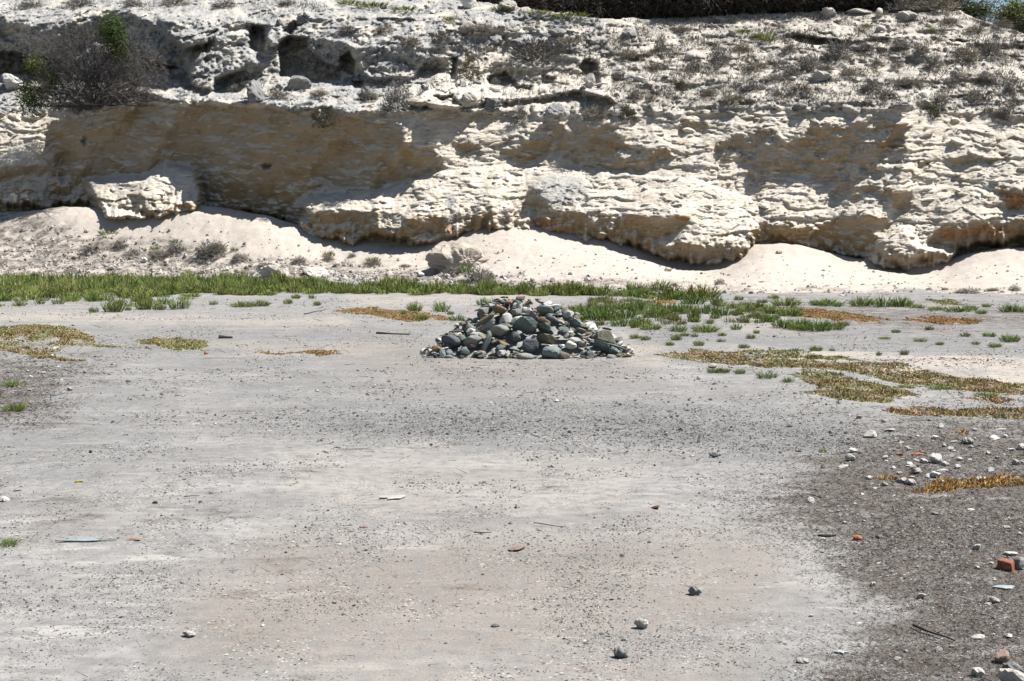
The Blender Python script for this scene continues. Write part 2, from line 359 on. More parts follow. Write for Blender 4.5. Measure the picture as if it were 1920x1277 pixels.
# upper weathered calcrete: rough, pitted
upl = (1 - ffs)
rough = upl * (1 - wr * 0.45)
R = R - rough * (0.42 * fbm(XW / 1.3, ZW / 0.9, 5, 61, 0.55, True) + 0.30 * fbm(XW * 1.7, ZW * 2.0, 4, 62, 0.62, True) + 0.10 * fbm(XW * 5, ZW * 5, 2, 67))
cv3, cb3 = worley(XW / 1.3 + 0.5 * fbm(XW, ZW, 2, 73), ZW / 0.7, 13); cv4, cb4 = worley(XW / 0.45 + 0.4 * fbm(XW * 2, ZW * 2, 2, 74), ZW / 0.3, 17)
R = R + upl * (0.32 * (cv3 - .5) + 0.12 * (cv4 - .5) + 0.07 * sstep(.1, 0, cb3)) * (1 - .4 * wr)
R = R - upl * (0.9 * fbm(XW / 4.5, ZW / 1.6, 3, 63))
stepn = fbm(XW * 0.35, ZW * 2.2, 3, 64)
R = R - upl * wr * 0.22 * np.sign(stepn) * np.abs(stepn) ** 0.5 * (0.4 + sstep(-0.1, 0.4, fbm(XW / 3, ZW / 2, 2, 66)))
R = R - upl * wr * 0.5 * fbm(XW * 0.9, ZW * 1.4, 4, 65)

RIM = lin(GX, [(-280, -40), (500, -30), (800, -14), (900, 2), (960, 12), (1040, 22), (1110, 33), (1200, 36), (1330, 30), (1400, 26), (1500, 22), (1800, 22), (1850, 40), (1920, 62), (2200, 66)]) + 3 * fbm(GX / 24, GX * 0 + .5, 3, 71)
Yc = B + R * sstep(-2, 14, PY - RIM[None, :]) 
P3 = at(PX, PY, Yc)
# plateau behind the rim, going back almost level
for j in range(len(GX)):
    r = np.searchsorted(GY, RIM[j])
    if r <= 0: continue
    base = P3[r, j]
    back = (np.arange(r, 0, -1)) ** 1.5 * 0.35
    yy = base[1] + back
    P3[:r, j, 1] = yy; P3[:r, j, 2] = base[2] - 0.02 * back + 0.25 * perlin(GX[j] / 40 + yy * 0, yy / 3.0, 5)
    P3[:r, j, 0] = base[0] * yy / base[1]
CL = P3
def cliff_at(px, py):
    j = np.clip((np.asarray(px, float) - GX[0]) / STX, 0, len(GX) - 1.01); i = np.clip((np.asarray(py, float) - GY[0]) / STY, 0, len(GY) - 1.01)
    j0 = j.astype(int); i0 = i.astype(int); fj = (j - j0)[..., None]; fi = (i - i0)[..., None]
    return (CL[i0, j0] * (1 - fi) * (1 - fj) + CL[i0 + 1, j0] * fi * (1 - fj) + CL[i0, j0 + 1] * (1 - fi) * fj + CL[i0 + 1, j0 + 1] * fi * fj)

# what the rock is made of, painted as deposits: grey lichen crust, ochre iron bands, dry soil on the slope; the ochre also paints the shaded faces darker
weather = upl * (1 - 0.6 * wr) * sstep(-0.6, 0.15, fbm(XW / 1.1, ZW / 0.8, 4, 81)) 
weather = weather * (1 - .6 * U([[(775, 196), (798, 158), (850, 110), (905, 92), (1000, 102), (1132, 106), (1150, 188), (1000, 210), (850, 210)]], 8))
weather = np.maximum(weather, 0.8 * U([[(1010, 330), (1080, 325), (1108, 360), (1060, 385), (1000, 375)], [(836, 370), (856, 370), (852, 420), (834, 418)],
                                     [(1483, 186), (1530, 188), (1560, 200), (1620, 190), (1720, 196), (1700, 203), (1560, 208), (1490, 205)]], 6))
ochre = np.clip(sstep(75, 25, dl) * 0.75 * sstep(-0.5, 0.3, fbm(PX / 40, PY / 18, 3, 82)) * ffs + Mshade * ffs * 0.8  # base band stain, plus darker tan over shaded faces that deepens their shade
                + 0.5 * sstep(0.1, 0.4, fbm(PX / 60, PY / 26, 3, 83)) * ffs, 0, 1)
rust = U([[(838, 412), (850, 405), (856, 428), (842, 432)], [(1000, 412), (1020, 412), (1018, 425), (1004, 425)], [(1750, 432), (1860, 424), (1920, 430), (1900, 440), (1780, 444)],
          [(1880, 355), (1920, 360), (1920, 395), (1890, 392)], [(1270, 408), (1300, 410), (1298, 422), (1272, 422)], [(100, 372), (110, 374), (108, 386), (102, 386)],
          [(770, 408), (800, 404), (830, 410), (800, 414)]], 5)
soil = upl * sstep(0.0, 0.5, wr * 0.9 + 0.25 * fbm(XW / 2, ZW / 1.0, 4, 84)) * sstep(-0.25, 0.3, fbm(XW / 1.6, ZW / 0.7, 4, 85))
soil = np.maximum(soil, sstep(10, -6, PY - RIM[None, :]) * 0.9)

m = NT('cliff_rock')
pw = m.pos(); ps = m.pos((0.5, 0.5, 4.0))
n1 = m.noise(pw, 1.4, 5); n2 = m.noise(ps, 3.0, 4); n3 = m.noise(pw, 9.0, 4, 0.6); n4 = m.noise(pw, 0.5, 3)
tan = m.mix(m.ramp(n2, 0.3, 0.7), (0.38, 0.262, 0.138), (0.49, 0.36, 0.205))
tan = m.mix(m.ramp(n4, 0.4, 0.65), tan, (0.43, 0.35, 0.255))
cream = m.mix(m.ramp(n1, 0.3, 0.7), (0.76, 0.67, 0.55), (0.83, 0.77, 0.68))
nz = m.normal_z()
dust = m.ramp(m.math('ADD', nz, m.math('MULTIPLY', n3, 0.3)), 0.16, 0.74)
fresh = m.mix(m.math('MULTIPLY', m.attr('ochre'), m.math('SUBTRACT', 1.0, dust)), cream, tan)  # cream on the lit rock, tan on ochre bands and painted into shaded faces
fresh = m.mix(m.math('MULTIPLY', m.attr('rust'), m.ramp(n3, 0.3, 0.6)), fresh, (0.42, 0.19, 0.07))
crust = m.mix(m.ramp(n3, 0.35, 0.65), (0.34, 0.345, 0.35), (0.60, 0.59, 0.56))
crust = m.mix(m.ramp(m.noise(pw, 4.0, 5, 0.65), 0.52, 0.66), crust, (0.16, 0.17, 0.18))
c = m.mix(m.math('MULTIPLY', m.attr('weather'), m.ramp(n1, 0.15, 0.45)), fresh, crust)
soilc = m.mix(m.ramp(n3, 0.4, 0.6), (0.27, 0.235, 0.205), (0.56, 0.515, 0.465))
c = m.mix(m.math('MULTIPLY', m.attr('soil'), m.ramp(m.noise(pw, 2.2, 7, 0.7), 0.40, 0.56)), c, soilc)
m.bump(m.math('ADD', m.math('MULTIPLY', n3, 0.6), m.math('ADD', m.math('MULTIPLY', m.noise(pw, 22.0, 3), 0.35), m.math('MULTIPLY', m.noise(m.pos((0.6, 0.6, 5.0)), 4.0, 5, 0.65), 0.9))), 0.65, 0.10)
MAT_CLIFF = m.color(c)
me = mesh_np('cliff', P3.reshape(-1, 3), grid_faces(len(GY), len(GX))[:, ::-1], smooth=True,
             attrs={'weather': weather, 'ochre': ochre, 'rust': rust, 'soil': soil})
cliff = tag(link('cliff', me, MAT_CLIFF), 'pale undercut limestone quarry cliff with layered ledges and a scrubby slope above', kind='structure')

# ================================================================== SAND BANK AT THE FOOT OF THE CLIFF
sand_top = [(-280, 392), (0, 410), (60, 408), (95, 404), (130, 399), (165, 400), (200, 405), (270, 399), (330, 394), (372, 394), (420, 404), (480, 410), (560, 436),
            (620, 452), (665, 456), (720, 448), (790, 455), (840, 440), (880, 430), (960, 430), (1020, 440), (1090, 452), (1150, 462), (1200, 480),
            (1260, 500), (1330, 502), (1390, 484), (1418, 466), (1460, 470), (1500, 474), (1545, 490), (1620, 498), (1700, 514), (1770, 506), (1800, 492), (1850, 483), (1920, 482), (2200, 482)]
SGX = np.arange(-280, 2201, 4.0); ST = np.concatenate([np.linspace(0, 1, 56), np.linspace(1, 1.5, 16)[1:]])
Yf = lin(SGX, [(-280, 62.5), (0, 62), (400, 60.5), (800, 57), (1000, 53.5), (1200, 49.5), (1400, 47), (1920, 45.5), (2200, 45)])
Yt = Dl(SGX) + 0.3
zt = at(SGX, gsm(lin(SGX, sand_top) + 5, 6, 0), Yt)[:, 2]
T2 = ST[:, None]
SY = Yf[None] + T2 * (Yt - Yf)[None]
Tc = np.minimum(T2, 1)
SZ = -0.06 + (zt[None] + 0.06) * (0.55 * Tc + 0.45 * Tc ** 2)
SZ = SZ + np.clip(SY - Yt[None], 0, 1.0) * 0.42
SXX = (SGX[None] - 960) / FPX * (SY * COSP - (SZ - H) * SINP)
rub_l = lin(SGX, [(-280, 380), (0, 392), (60, 405), (150, 434), (250, 450), (400, 462), (480, 478), (600, 490), (750, 505), (900, 512), (1000, 520), (1200, 532), (1400, 548), (1650, 545), (1920, 552), (2200, 552)])
_, spy = project(SXX, SY, SZ)
rubble = sstep(-16, 16, spy - rub_l[None] + 22 * fbm(SXX / 1.4, SY / 1.1, 4, 91))
SZ = SZ + (0.035 * fbm(SXX / 0.35, SY / 0.5, 3, 94) + 0.03 * np.abs(fbm(SXX / 0.5, SY / 3.0, 3, 95))) * np.clip(T2 * 6, 0, 1)
SZ = SZ + (0.06 + 0.10 * rubble) * fbm(SXX / 1.1, SY / 1.1, 4, 92) * np.clip(T2 * 6, 0, 1) + 0.16 * fbm(SXX / 4, SY / 3, 2, 93) * np.clip(T2 * 3, 0, 1)
SXX = (SGX[None] - 960) / FPX * (SY * COSP - (SZ - H) * SINP)
m = NT('sand'); pw = m.pos()
n = m.noise(pw, 3.0, 5); nf = m.noise(pw, 30.0, 3)
c = m.mix(m.ramp(n, 0.3, 0.7), (0.60, 0.53, 0.46), (0.66, 0.60, 0.535))
rc = m.mix(m.ramp(m.noise(pw, 6.0, 5, 0.65), 0.4, 0.64), (0.15, 0.122, 0.10), (0.37, 0.335, 0.30))
c = m.mix(m.math('MULTIPLY', m.attr('rubble'), m.ramp(m.noise(pw, 1.8, 5, 0.6), 0.36, 0.58)), c, rc)
m.bump(m.math('ADD', n, m.math('MULTIPLY', nf, 0.4)), 0.6, 0.08)
MAT_SAND = m.color(c)
me = mesh_np('sand_bank', np.stack([SXX, SY, SZ], -1).reshape(-1, 3), grid_faces(len(ST), len(SGX)), smooth=True, attrs={'rubble': rubble})
tag(link('sand_bank', me, MAT_SAND), 'pale sand bank sloping down from the foot of the cliff', kind='structure')
_, SPY = project(SXX, SY, SZ)
def sand_at(px, py):
    out = np.zeros(np.shape(px) + (3,))
    for k, (a, b) in enumerate(zip(np.ravel(px), np.ravel(py))):
        j = int(np.clip(round((a - SGX[0]) / 4.0), 0, len(SGX) - 1))
        col = SPY[:56, j]; 
        yy = np.interp(-b, -col, SY[:56, j]); zz = np.interp(-b, -col, SZ[:56, j])
        out.reshape(-1, 3)[k] = ((a - 960) / FPX * (yy * COSP - (zz - H) * SINP), yy, zz)
    return out
def sand_foot_py(px): return SPY[0, np.clip(((np.asarray(px) - SGX[0]) / 4).astype(int), 0, len(SGX) - 1)]

# ================================================================== GROUND
def ground_z(x, y):
    z = 0.05 * fbm(x / 3.1, y / 3.1, 3, 101) + 0.012 * fbm(x / 0.5, y / 0.5, 3, 102)
    for (px, py, r1, r2, h) in ((1790, 690, 2.2, 1.3, 0.20), (1560, 672, 3.0, 0.8, 0.10), (105, 640, 1.3, 0.9, 0.20), (0, 640, 1.4, 1.4, 0.16), (1600, 740, 1.6, 0.7, 0.07), (960, 665, 2.6, 2.2, 0.06)):
        c0 = at_ground(px, py); z = z + h * np.exp(-((x - c0[0]) / r1) ** 2 - ((y - c0[1]) / r2) ** 2)
    return z
GPX = np.concatenate([np.linspace(-1400, -60, 60), np.arange(-50, 1975, 3.0), np.linspace(1985, 3300, 60)])
GPY = np.concatenate([np.arange(1560, 560, -2.5), np.arange(560, 500, -1.0)])
QXg, QYg = np.meshgrid(GPX, GPY)
g = at_ground(QXg, QYg)
GXw, GYw = g[..., 0], g[..., 1]
GZw = ground_z(GXw, GYw)
wgx = QXg + 60 * fbm(GXw / 1.2, GYw / 1.4, 5, 111) ; wgy = QYg + (QYg - 400) * 0.10 * fbm(GXw / 1.2, GYw / 1.4, 5, 112)
def Z(polys, f, fy=None):
    mm = np.zeros(QXg.shape)
    for p, w in polys: mm = np.maximum(mm, w * pmask(wgx, wgy, p, f * (2.6 if f > 15 else 1)))
    return mm
dark = Z([([(560, 790), (700, 772), (900, 762), (1150, 770), (1350, 768), (1520, 790), (1640, 830), (1500, 846), (1300, 832), (1050, 826), (850, 818), (680, 814)], 0.95),
          ([(380, 780), (500, 730), (800, 730), (1300, 740), (1600, 760), (1750, 800), (1600, 880), (1350, 880), (1100, 850), (600, 845)], 0.45),
          ([(-200, 610), (300, 612), (640, 600), (800, 620), (800, 665), (500, 690), (250, 680), (-200, 640)], 0.5),
          ([(1180, 600), (1400, 610), (1920, 615), (2200, 640), (2200, 690), (1500, 655), (1200, 650)], 0.55),
          ([(380, 690), (700, 690), (1100, 690), (1250, 700), (1250, 740), (420, 760)], 0.45),
          ([(100, 680), (300, 700), (350, 860), (150, 950), (-200, 900), (-200, 690)], 0.35)], 26)
brown = Z([([(2300, 790), (1780, 792), (1640, 820), (1530, 870), (1450, 920), (1400, 965), (1520, 1010), (1570, 1060), (1640, 1105), (1730, 1150), (1640, 1200), (1540, 1250), (1500, 1300), (1450, 1600), (2600, 1600)], 1.0),
           ([(-300, 650), (60, 668), (200, 690), (110, 725), (130, 780), (20, 800), (-300, 800)], 0.8),
           ([(1380, 572), (1600, 570), (1920, 578), (2300, 580), (2300, 612), (1920, 610), (1700, 612), (1500, 596)], 0.95),
           ([(100, 950), (400, 930), (420, 975), (150, 990)], 0.35),
           ([(1180, 536), (1400, 556), (1400, 575), (1160, 570)], 0.5)], 20)
pink = Z([([(380, 1060), (520, 1000), (720, 1000), (900, 990), (1450, 1000), (1500, 1080), (1380, 1180), (1000, 1230), (600, 1290), (300, 1250), (330, 1120)], 0.6),
          ([(690, 668), (850, 668), (1000, 682), (1200, 690), (1000, 700), (760, 690)], 0.75), ([(640, 1220), (1400, 1200), (1500, 1500), (600, 1500)], 0.5),
          ([(60, 990), (200, 950), (300, 960), (120, 985)], 0.4)], 34)
sandy = Z([([(-300, 578), (250, 592), (520, 598), (660, 590), (640, 610), (300, 606), (-300, 598)], 0.9), ([(630, 560), (1000, 552), (1010, 562), (700, 572)], 0.6),
           ([(1360, 660), (1560, 668), (1720, 684), (1800, 672), (1930, 700), (2300, 720), (2300, 735), (1920, 718), (1700, 706), (1560, 690)], 1.0),
           ([(50, 626), (120, 630), (160, 645), (110, 646)], 0.9), ([(380, 645), (640, 640), (800, 660), (700, 668), (460, 664)], 0.7),
           ([(1300, 590), (1500, 600), (1500, 622), (1400, 620)], 0.6), ([(1160, 640), (1260, 650), (1230, 676), (1180, 680)], 0.8),
           ([(500, 850), (900, 840), (1250, 860), (1150, 960), (700, 960), (520, 920)], 0.25)], 12)
m = NT('gravel_ground'); pw = m.pos()
n1 = m.noise(pw, 0.9, 5); n2 = m.noise(pw, 7.0, 5, 0.62); n3 = m.noise(pw, 42.0, 4, 0.7); v1 = m.voro(pw, 26.0, 'F1', 'Color'); v2 = m.voro(pw, 75.0, 'F1', 'Color')
sep = m.n.new('ShaderNodeSeparateColor'); m.l.new(v1, sep.inputs[0]); sep2 = m.n.new('ShaderNodeSeparateColor'); m.l.new(v2, sep2.inputs[0])
base = m.mix(m.ramp(n1, 0.35, 0.65), (0.39, 0.379, 0.364), (0.48, 0.468, 0.45))
base = m.mix(m.ramp(n2, 0.35, 0.62), m.mix(0.6, base, (0.23, 0.222, 0.215)), base)
st = m.noise(m.pos((0.22, 1.0, 1.0)), 1.5, 7, 0.68)
base = m.mix(m.ramp(st, 0.40, 0.62), m.mix(0.32, base, (0.20, 0.197, 0.195)), base)
base = m.mix(m.math('MULTIPLY', m.ramp(m.noise(m.pos((0.35, 1.2, 1.0)), 2.6, 6, 0.65), 0.58, 0.68), 0.7), base, (0.56, 0.535, 0.50))
base = m.mix(m.math('MULTIPLY', m.attr('sandy'), m.ramp(n2, 0.25, 0.55)), base, (0.60, 0.53, 0.455))
gr = m.mix(m.ramp(sep.outputs[0], 0.0, 1.0), (0.085, 0.09, 0.097), (0.27, 0.27, 0.268))
dk = m.math('MULTIPLY', m.attr('dark'), m.ramp(m.math('ADD', m.math('MULTIPLY', n2, 0.5), m.math('MULTIPLY', n3, 0.5)), 0.34, 0.50))
c = m.mix(dk, base, gr)
bs = m.mix(m.ramp(n3, 0.35, 0.65), (0.095, 0.082, 0.072), (0.22, 0.196, 0.175))
c = m.mix(m.ramp(m.math('ADD', m.attr('brown'), m.math('ADD', m.math('SUBTRACT', m.math('MULTIPLY', m.noise(m.pos((1, 1.6, 1)), 2.2, 9, 0.74), 3.6), 1.8), m.math('SUBTRACT', m.math('MULTIPLY', m.noise(m.pos((1, 2, 1)), 0.7, 4, 0.6), 2.0), 1.0))), 0.15, 0.98), c, bs)
pk = m.mix(m.ramp(n3, 0.4, 0.6), (0.21, 0.155, 0.115), (0.36, 0.31, 0.265))
c = m.mix(m.math('MULTIPLY', m.math('MULTIPLY', m.attr('pink'), 0.9), m.ramp(m.math('ADD', m.math('MULTIPLY', n2, 0.6), m.math('MULTIPLY', n3, 0.4)), 0.36, 0.54)), c, pk)
patch = m.ramp(m.noise(pw, 1.1, 5, 0.65), 0.42, 0.6)
c = m.mix(m.math('MULTIPLY', patch, m.ramp(sep2.outputs[1], 0.94, 0.96)), c, (0.09, 0.068, 0.07))
c = m.mix(m.math('MULTIPLY', patch, m.ramp(sep2.outputs[2], 0.955, 0.975)), c, (0.60, 0.58, 0.54))
c = m.mix(m.ramp(n3, 0.62, 0.72), c, m.mix(0.55, c, (0.10, 0.09, 0.085)))
m.bump(m.math('ADD', m.math('MULTIPLY', n3, 0.5), m.math('MULTIPLY', sep2.outputs[0], 0.35)), 0.5, 0.03)
MAT_GROUND = m.color(c)
me = mesh_np('ground', np.stack([GXw, GYw, GZw], -1).reshape(-1, 3), grid_faces(len(GPY), len(GPX)), smooth=True,
             attrs={'dark': dark, 'brown': brown, 'pink': pink, 'sandy': sandy})
tag(link('ground', me, MAT_GROUND), 'pale gravel quarry floor with dark grit and brown soil patches', kind='structure')
me = mesh_np('terrain', np.array([(-900, -600, -.25), (900, -600, -.25), (900, 1200, -.25), (-900, 1200, -.25)], float), np.array([[0, 1, 2, 3]]))
tag(link('terrain', me, MAT_GROUND), 'wider pale gravel land around the quarry', kind='structure')
def gnd(px, py):
    p = at_ground(px, py); 
    for _ in range(2): p = at_ground(px, py, ground_z(p[..., 0], p[..., 1]))
    p[..., 2] = ground_z(p[..., 0], p[..., 1]); return p
# ================================================================== SHARED SHAPES: rocks, twigs, shoots
def ico(sub):
    t = (1 + 5 ** .5) / 2
    V = [(-1, t, 0), (1, t, 0), (-1, -t, 0), (1, -t, 0), (0, -1, t), (0, 1, t), (0, -1, -t), (0, 1, -t), (t, 0, -1), (t, 0, 1), (-t, 0, -1), (-t, 0, 1)]
    Fc = [(0, 11, 5), (0, 5, 1), (0, 1, 7), (0, 7, 10), (0, 10, 11), (1, 5, 9), (5, 11, 4), (11, 10, 2), (10, 7, 6), (7, 1, 8), (3, 9, 4), (3, 4, 2), (3, 2, 6), (3, 6, 8), (3, 8, 9), (4, 9, 5), (2, 4, 11), (6, 2, 10), (8, 6, 7), (9, 8, 1)]
    V = [np.array(v) / np.linalg.norm(v) for v in V]
    for _ in range(sub):
        mid = {}; G = []
        def mp(a, b):
            k = (min(a, b), max(a, b))
            if k not in mid: v = V[a] + V[b]; V.append(v / np.linalg.norm(v)); mid[k] = len(V) - 1
            return mid[k]
        for a, b, c in Fc:
            x, y, z = mp(a, b), mp(b, c), mp(c, a); G += [(a, x, z), (b, y, x), (c, z, y), (x, y, z)]
        Fc = G
    return np.array(V), np.array(Fc)
ICO = {k: ico(k) for k in (0, 1, 2, 3)}
def rock_verts(seed, sub=2, planes=14, rounded=0.0, rough=0.03, dims=(1, 1, 1)):
    """half-unit rock: a sphere cut by random planes, its edges worn by `rounded`"""
    r = np.random.default_rng(seed); V, Fc = ICO[sub]
    n = r.normal(size=(planes, 3)); n /= np.linalg.norm(n, axis=1)[:, None]; d = r.uniform(0.50, 0.95, planes)
    dots = V @ n.T; rad = np.where(dots > 0.05, d[None] / np.maximum(dots, 0.05), 9).min(1); rad = np.minimum(rad, 1.15)
    rad = rad * (1 - rounded) + rounded * (0.85 + 0.06 * fbm(V[:, 0] * 1.2 + seed, V[:, 1] * 1.2 + V[:, 2], 2, seed % 50))
    rad = rad * (1 + rough * fbm(V[:, 0] * 3 + V[:, 2] * 1.7, V[:, 1] * 3 - V[:, 2] * 2.3, 3, seed % 40))
    P = V * rad[:, None] * np.array(dims); P -= (P.max(0) + P.min(0)) / 2
    return P / (P.max(0) - P.min(0)).max() , Fc
def rock_mesh(name, seed, smooth=False, **k):
    P, Fc = rock_verts(seed, **k); return mesh_np(name, P, Fc, smooth=smooth)

def tubes(p0, p1, r0, r1, col, sides=3):
    """many tapering prisms in one mesh: arrays of ends, radii, colours"""
    p0, p1 = np.asarray(p0, float), np.asarray(p1, float); n = len(p0)
    d = p1 - p0; d /= np.linalg.norm(d, axis=1)[:, None] + 1e-9
    h = np.where(np.abs(d[:, 2:3]) < 0.9, np.array([[0, 0, 1.]]), np.array([[1., 0, 0]]))
    u = np.cross(d, h); u /= np.linalg.norm(u, axis=1)[:, None] + 1e-9; v = np.cross(d, u)
    V = []; 
    for k in range(sides):
        a = 2 * np.pi * k / sides; w = u * math.cos(a) + v * math.sin(a)
        V += [p0 + w * np.reshape(r0, (-1, 1)), p1 + w * np.reshape(r1, (-1, 1))]
    V = np.stack(V, 1)                                   # n, 2*sides, 3
    b = (np.arange(n) * 2 * sides)[:, None]
    Fc = np.concatenate([b + np.array([[2 * k, 2 * ((k + 1) % sides), 2 * ((k + 1) % sides) + 1, 2 * k + 1]]) for k in range(sides)])
    C = np.repeat(np.asarray(col, float), 2 * sides, 0) if np.ndim(col) == 2 else np.tile(col, (n * 2 * sides, 1))
    return V.reshape(-1, 3), Fc, C
def spikes(p, d, L, w, col):
    """many three-sided pointed shoots: 3 triangles each"""
    p, d = np.asarray(p, float), np.asarray(d, float); n = len(p)
    d = d / (np.linalg.norm(d, axis=1)[:, None] + 1e-9)
    h = np.where(np.abs(d[:, 2:3]) < 0.9, np.array([[0, 0, 1.]]), np.array([[1., 0, 0]]))
    u = np.cross(d, h); u /= np.linalg.norm(u, axis=1)[:, None] + 1e-9; v = np.cross(d, u)
    w = np.reshape(np.broadcast_to(w, (n,)), (-1, 1)); L = np.reshape(np.broadcast_to(L, (n,)), (-1, 1))
    V = np.stack([p + w * u, p + w * (-.5 * u + .87 * v), p + w * (-.5 * u - .87 * v), p + d * L], 1)
    b = (np.arange(n) * 4)[:, None]
    Fc = np.concatenate([b + np.array([[0, 1, 3]]), b + np.array([[1, 2, 3]]), b + np.array([[2, 0, 3]])])
    return V.reshape(-1, 3), Fc, np.repeat(np.asarray(col, float), 4, 0)
def leaves_at(p, nrm, s, col, r):
    """small pointed leaf blades (two folded triangles)"""
    n = len(p); a = r.normal(size=(n, 3)); u = np.cross(nrm, a); u /= np.linalg.norm(u, axis=1)[:, None] + 1e-9; v = np.cross(nrm, u)
    s = np.reshape(s, (-1, 1))
    V = np.stack([p - u * s, p + v * s * .45 + nrm * s * .15, p + u * s, p - v * s * .45 + nrm * s * .15], 1)
    b = (np.arange(n) * 4)[:, None]
    Fc = np.concatenate([b + np.array([[0, 1, 2]]), b + np.array([[0, 2, 3]])])
    return V.reshape(-1, 3), Fc, np.repeat(col, 4, 0)
def join(parts):
    V = []; F_ = []; C = []; o = 0
    for v, f, c in parts:
        V.append(v); F_.append(f + o); C.append(c); o += len(v)
    by = {}
    for f in F_: by.setdefault(f.shape[1], []).append(f)
    return np.concatenate(V), [np.concatenate(x) for x in by.values()], np.concatenate(C)
def mul(col, n, r, s=0.25):
    return np.asarray(col)[None] * np.exp(r.normal(0, s, (n, 1))) * (1 + r.normal(0, s * .2, (n, 3)))

def plant_mat(name, rough=0.8, thin=0):
    m = NT(name); m.bsdf.inputs['Roughness'].default_value = rough; m.bsdf.inputs['Specular IOR Level'].default_value = 0.15
    if thin:                                            # thin leaves let part of the light through
        t = m.n.new('ShaderNodeBsdfTranslucent'); m.l.new(m.albedo(m.attr('tint', True)), t.inputs['Color']); x = m.n.new('ShaderNodeMixShader'); x.inputs[0].default_value = thin
        m.l.new(m.bsdf.outputs[0], x.inputs[1]); m.l.new(t.outputs[0], x.inputs[2]); m.l.new(x.outputs[0], m.n['Material Output'].inputs['Surface'])
    return m.color(m.attr('tint', True))
MAT_GREEN = plant_mat('green_shoots', thin=.4); MAT_DRY = plant_mat('dry_twigs', 0.95); MAT_MAT = plant_mat('succulent_shoots', 0.7, .3); MAT_LEAF = plant_mat('bush_leaves', 0.6, .25); MAT_GRIT = plant_mat('loose_grit', 0.9)

def clump_data(seed, n=90, green=(0.085, 0.125, 0.038), dry=0.12, flat=0.8, thick=0.017):
    """rounded saltbush of upright shoots, unit width about 1, height about flat"""
    r = np.random.default_rng(seed)
    ang = r.uniform(0, 2 * np.pi, n); rad = np.sqrt(r.uniform(0, 1, n)) * 0.36
    p = np.stack([rad * np.cos(ang), rad * np.sin(ang), np.full(n, -0.03)], 1)
    lean = rad / 0.36 * r.uniform(0.3, 0.9, n); L = flat * r.uniform(0.55, 1.05, n) * (1.05 - 0.45 * (rad / .36) ** 2)
    d = np.stack([np.cos(ang) * lean, np.sin(ang) * lean, np.ones(n)], 1) + r.normal(0, .12, (n, 3)); d /= np.linalg.norm(d, axis=1)[:, None]
    mid = p + d * (L * .55)[:, None]
    c = mul(green, n, r, .18); c[r.uniform(size=n) < dry] = mul((0.17, 0.135, 0.06), 1, r)
    parts = [tubes(p, mid, np.full(n, thick * .7), np.full(n, thick), c * .8)]
    parts.append(spikes(mid, d + r.normal(0, .15, (n, 3)), L * .5, thick * 1.1, c))
    k = 3                                               # little side shoots
    t = r.uniform(.3, 1, (n, k)); q = (p[:, None] + d[:, None] * (L[:, None] * t)[..., None] * .8).reshape(-1, 3)
    dd = np.repeat(d, k, 0) + r.normal(0, .55, (n * k, 3)); parts.append(spikes(q, dd, r.uniform(.08, .17, n * k) * flat / .8, thick * .95, np.repeat(c, k, 0) * r.uniform(.8, 1.25, (n * k, 1))))
    return join(parts)
def bush_data(seed, stems=9, depth=4, col=(0.15, 0.13, 0.115), spread=1.0, thick=0.014, split=3, flat=0.75, leaf=None, leaf_n=0, leaf_s=.03):
    """twiggy dry bush, about 1 wide"""
    r = np.random.default_rng(seed); P0 = []; P1 = []; R0 = []; R1 = []; tips = []
    st = []
    for k in range(stems):
        a = r.uniform(0, 2 * np.pi); e = r.uniform(0.15, 1.0)
        st.append((np.array([0, 0, -.03]) + r.normal(0, .05, 3) * (1, 1, 0), np.array([math.cos(a) * spread * (1.15 - e), math.sin(a) * spread * (1.15 - e), e * flat * 1.3]), 0.24, thick, 0))
    while st:
        p, d, L, w, lev = st.pop(); d = d / (np.linalg.norm(d) + 1e-9)
        q = p + d * L * r.uniform(.7, 1.2); q[2] = max(q[2], 0.0)
        P0.append(p); P1.append(q); R0.append(w); R1.append(w * .65)
        if lev < depth:
            for _ in range(split if lev else split + 1):
                st.append((q if r.uniform() < .7 else p + (q - p) * r.uniform(.4, 1), d + r.normal(0, .55, 3) + (0, 0, .1), L * .74, w * .62, lev + 1))
        else: tips.append(q)
    n = len(P0); c = mul(col, n, r, .28)
    parts = [tubes(np.array(P0), np.array(P1), np.array(R0), np.array(R1), c)]
    if leaf is not None:
        tp = np.array(tips); i = r.integers(0, len(tp), leaf_n); p = tp[i] + r.normal(0, .045, (leaf_n, 3)); nn = r.normal(0, 1, (leaf_n, 3)) + (0, 0, .6); nn /= np.linalg.norm(nn, axis=1)[:, None]
        parts.append(leaves_at(p, nn, r.uniform(.6, 1.3, leaf_n) * leaf_s, mul(leaf, leaf_n, r, .25), r))
    return join(parts)
def mesh_of(name, data, smooth=False):
    V, Fs, C = data; return mesh_np(name, V, Fs, C, smooth)
def place(data, scales, offs, rots, tints, pick):
    """many copies of small meshes joined into one: scale (n,3), offset (n,3), turn about z"""
    out = []
    for k in range(len(offs)):
        v, f, c = data[pick[k]]; ca, sa = math.cos(rots[k]), math.sin(rots[k])
        w = v * scales[k]; w = np.stack([w[:, 0] * ca - w[:, 1] * sa, w[:, 0] * sa + w[:, 1] * ca, w[:, 2]], 1) + offs[k]
        out.append((w, f, np.clip(c * tints[k], 0, 1)))
    V = []; F_ = {}; C = []; o = 0
    for v, f, c in out:
        V.append(v); C.append(c)
        for g in f: F_.setdefault(g.shape[1], []).append(g + o)
        o += len(v)
    return np.concatenate(V), [np.concatenate(x) for x in F_.values()], np.concatenate(C)

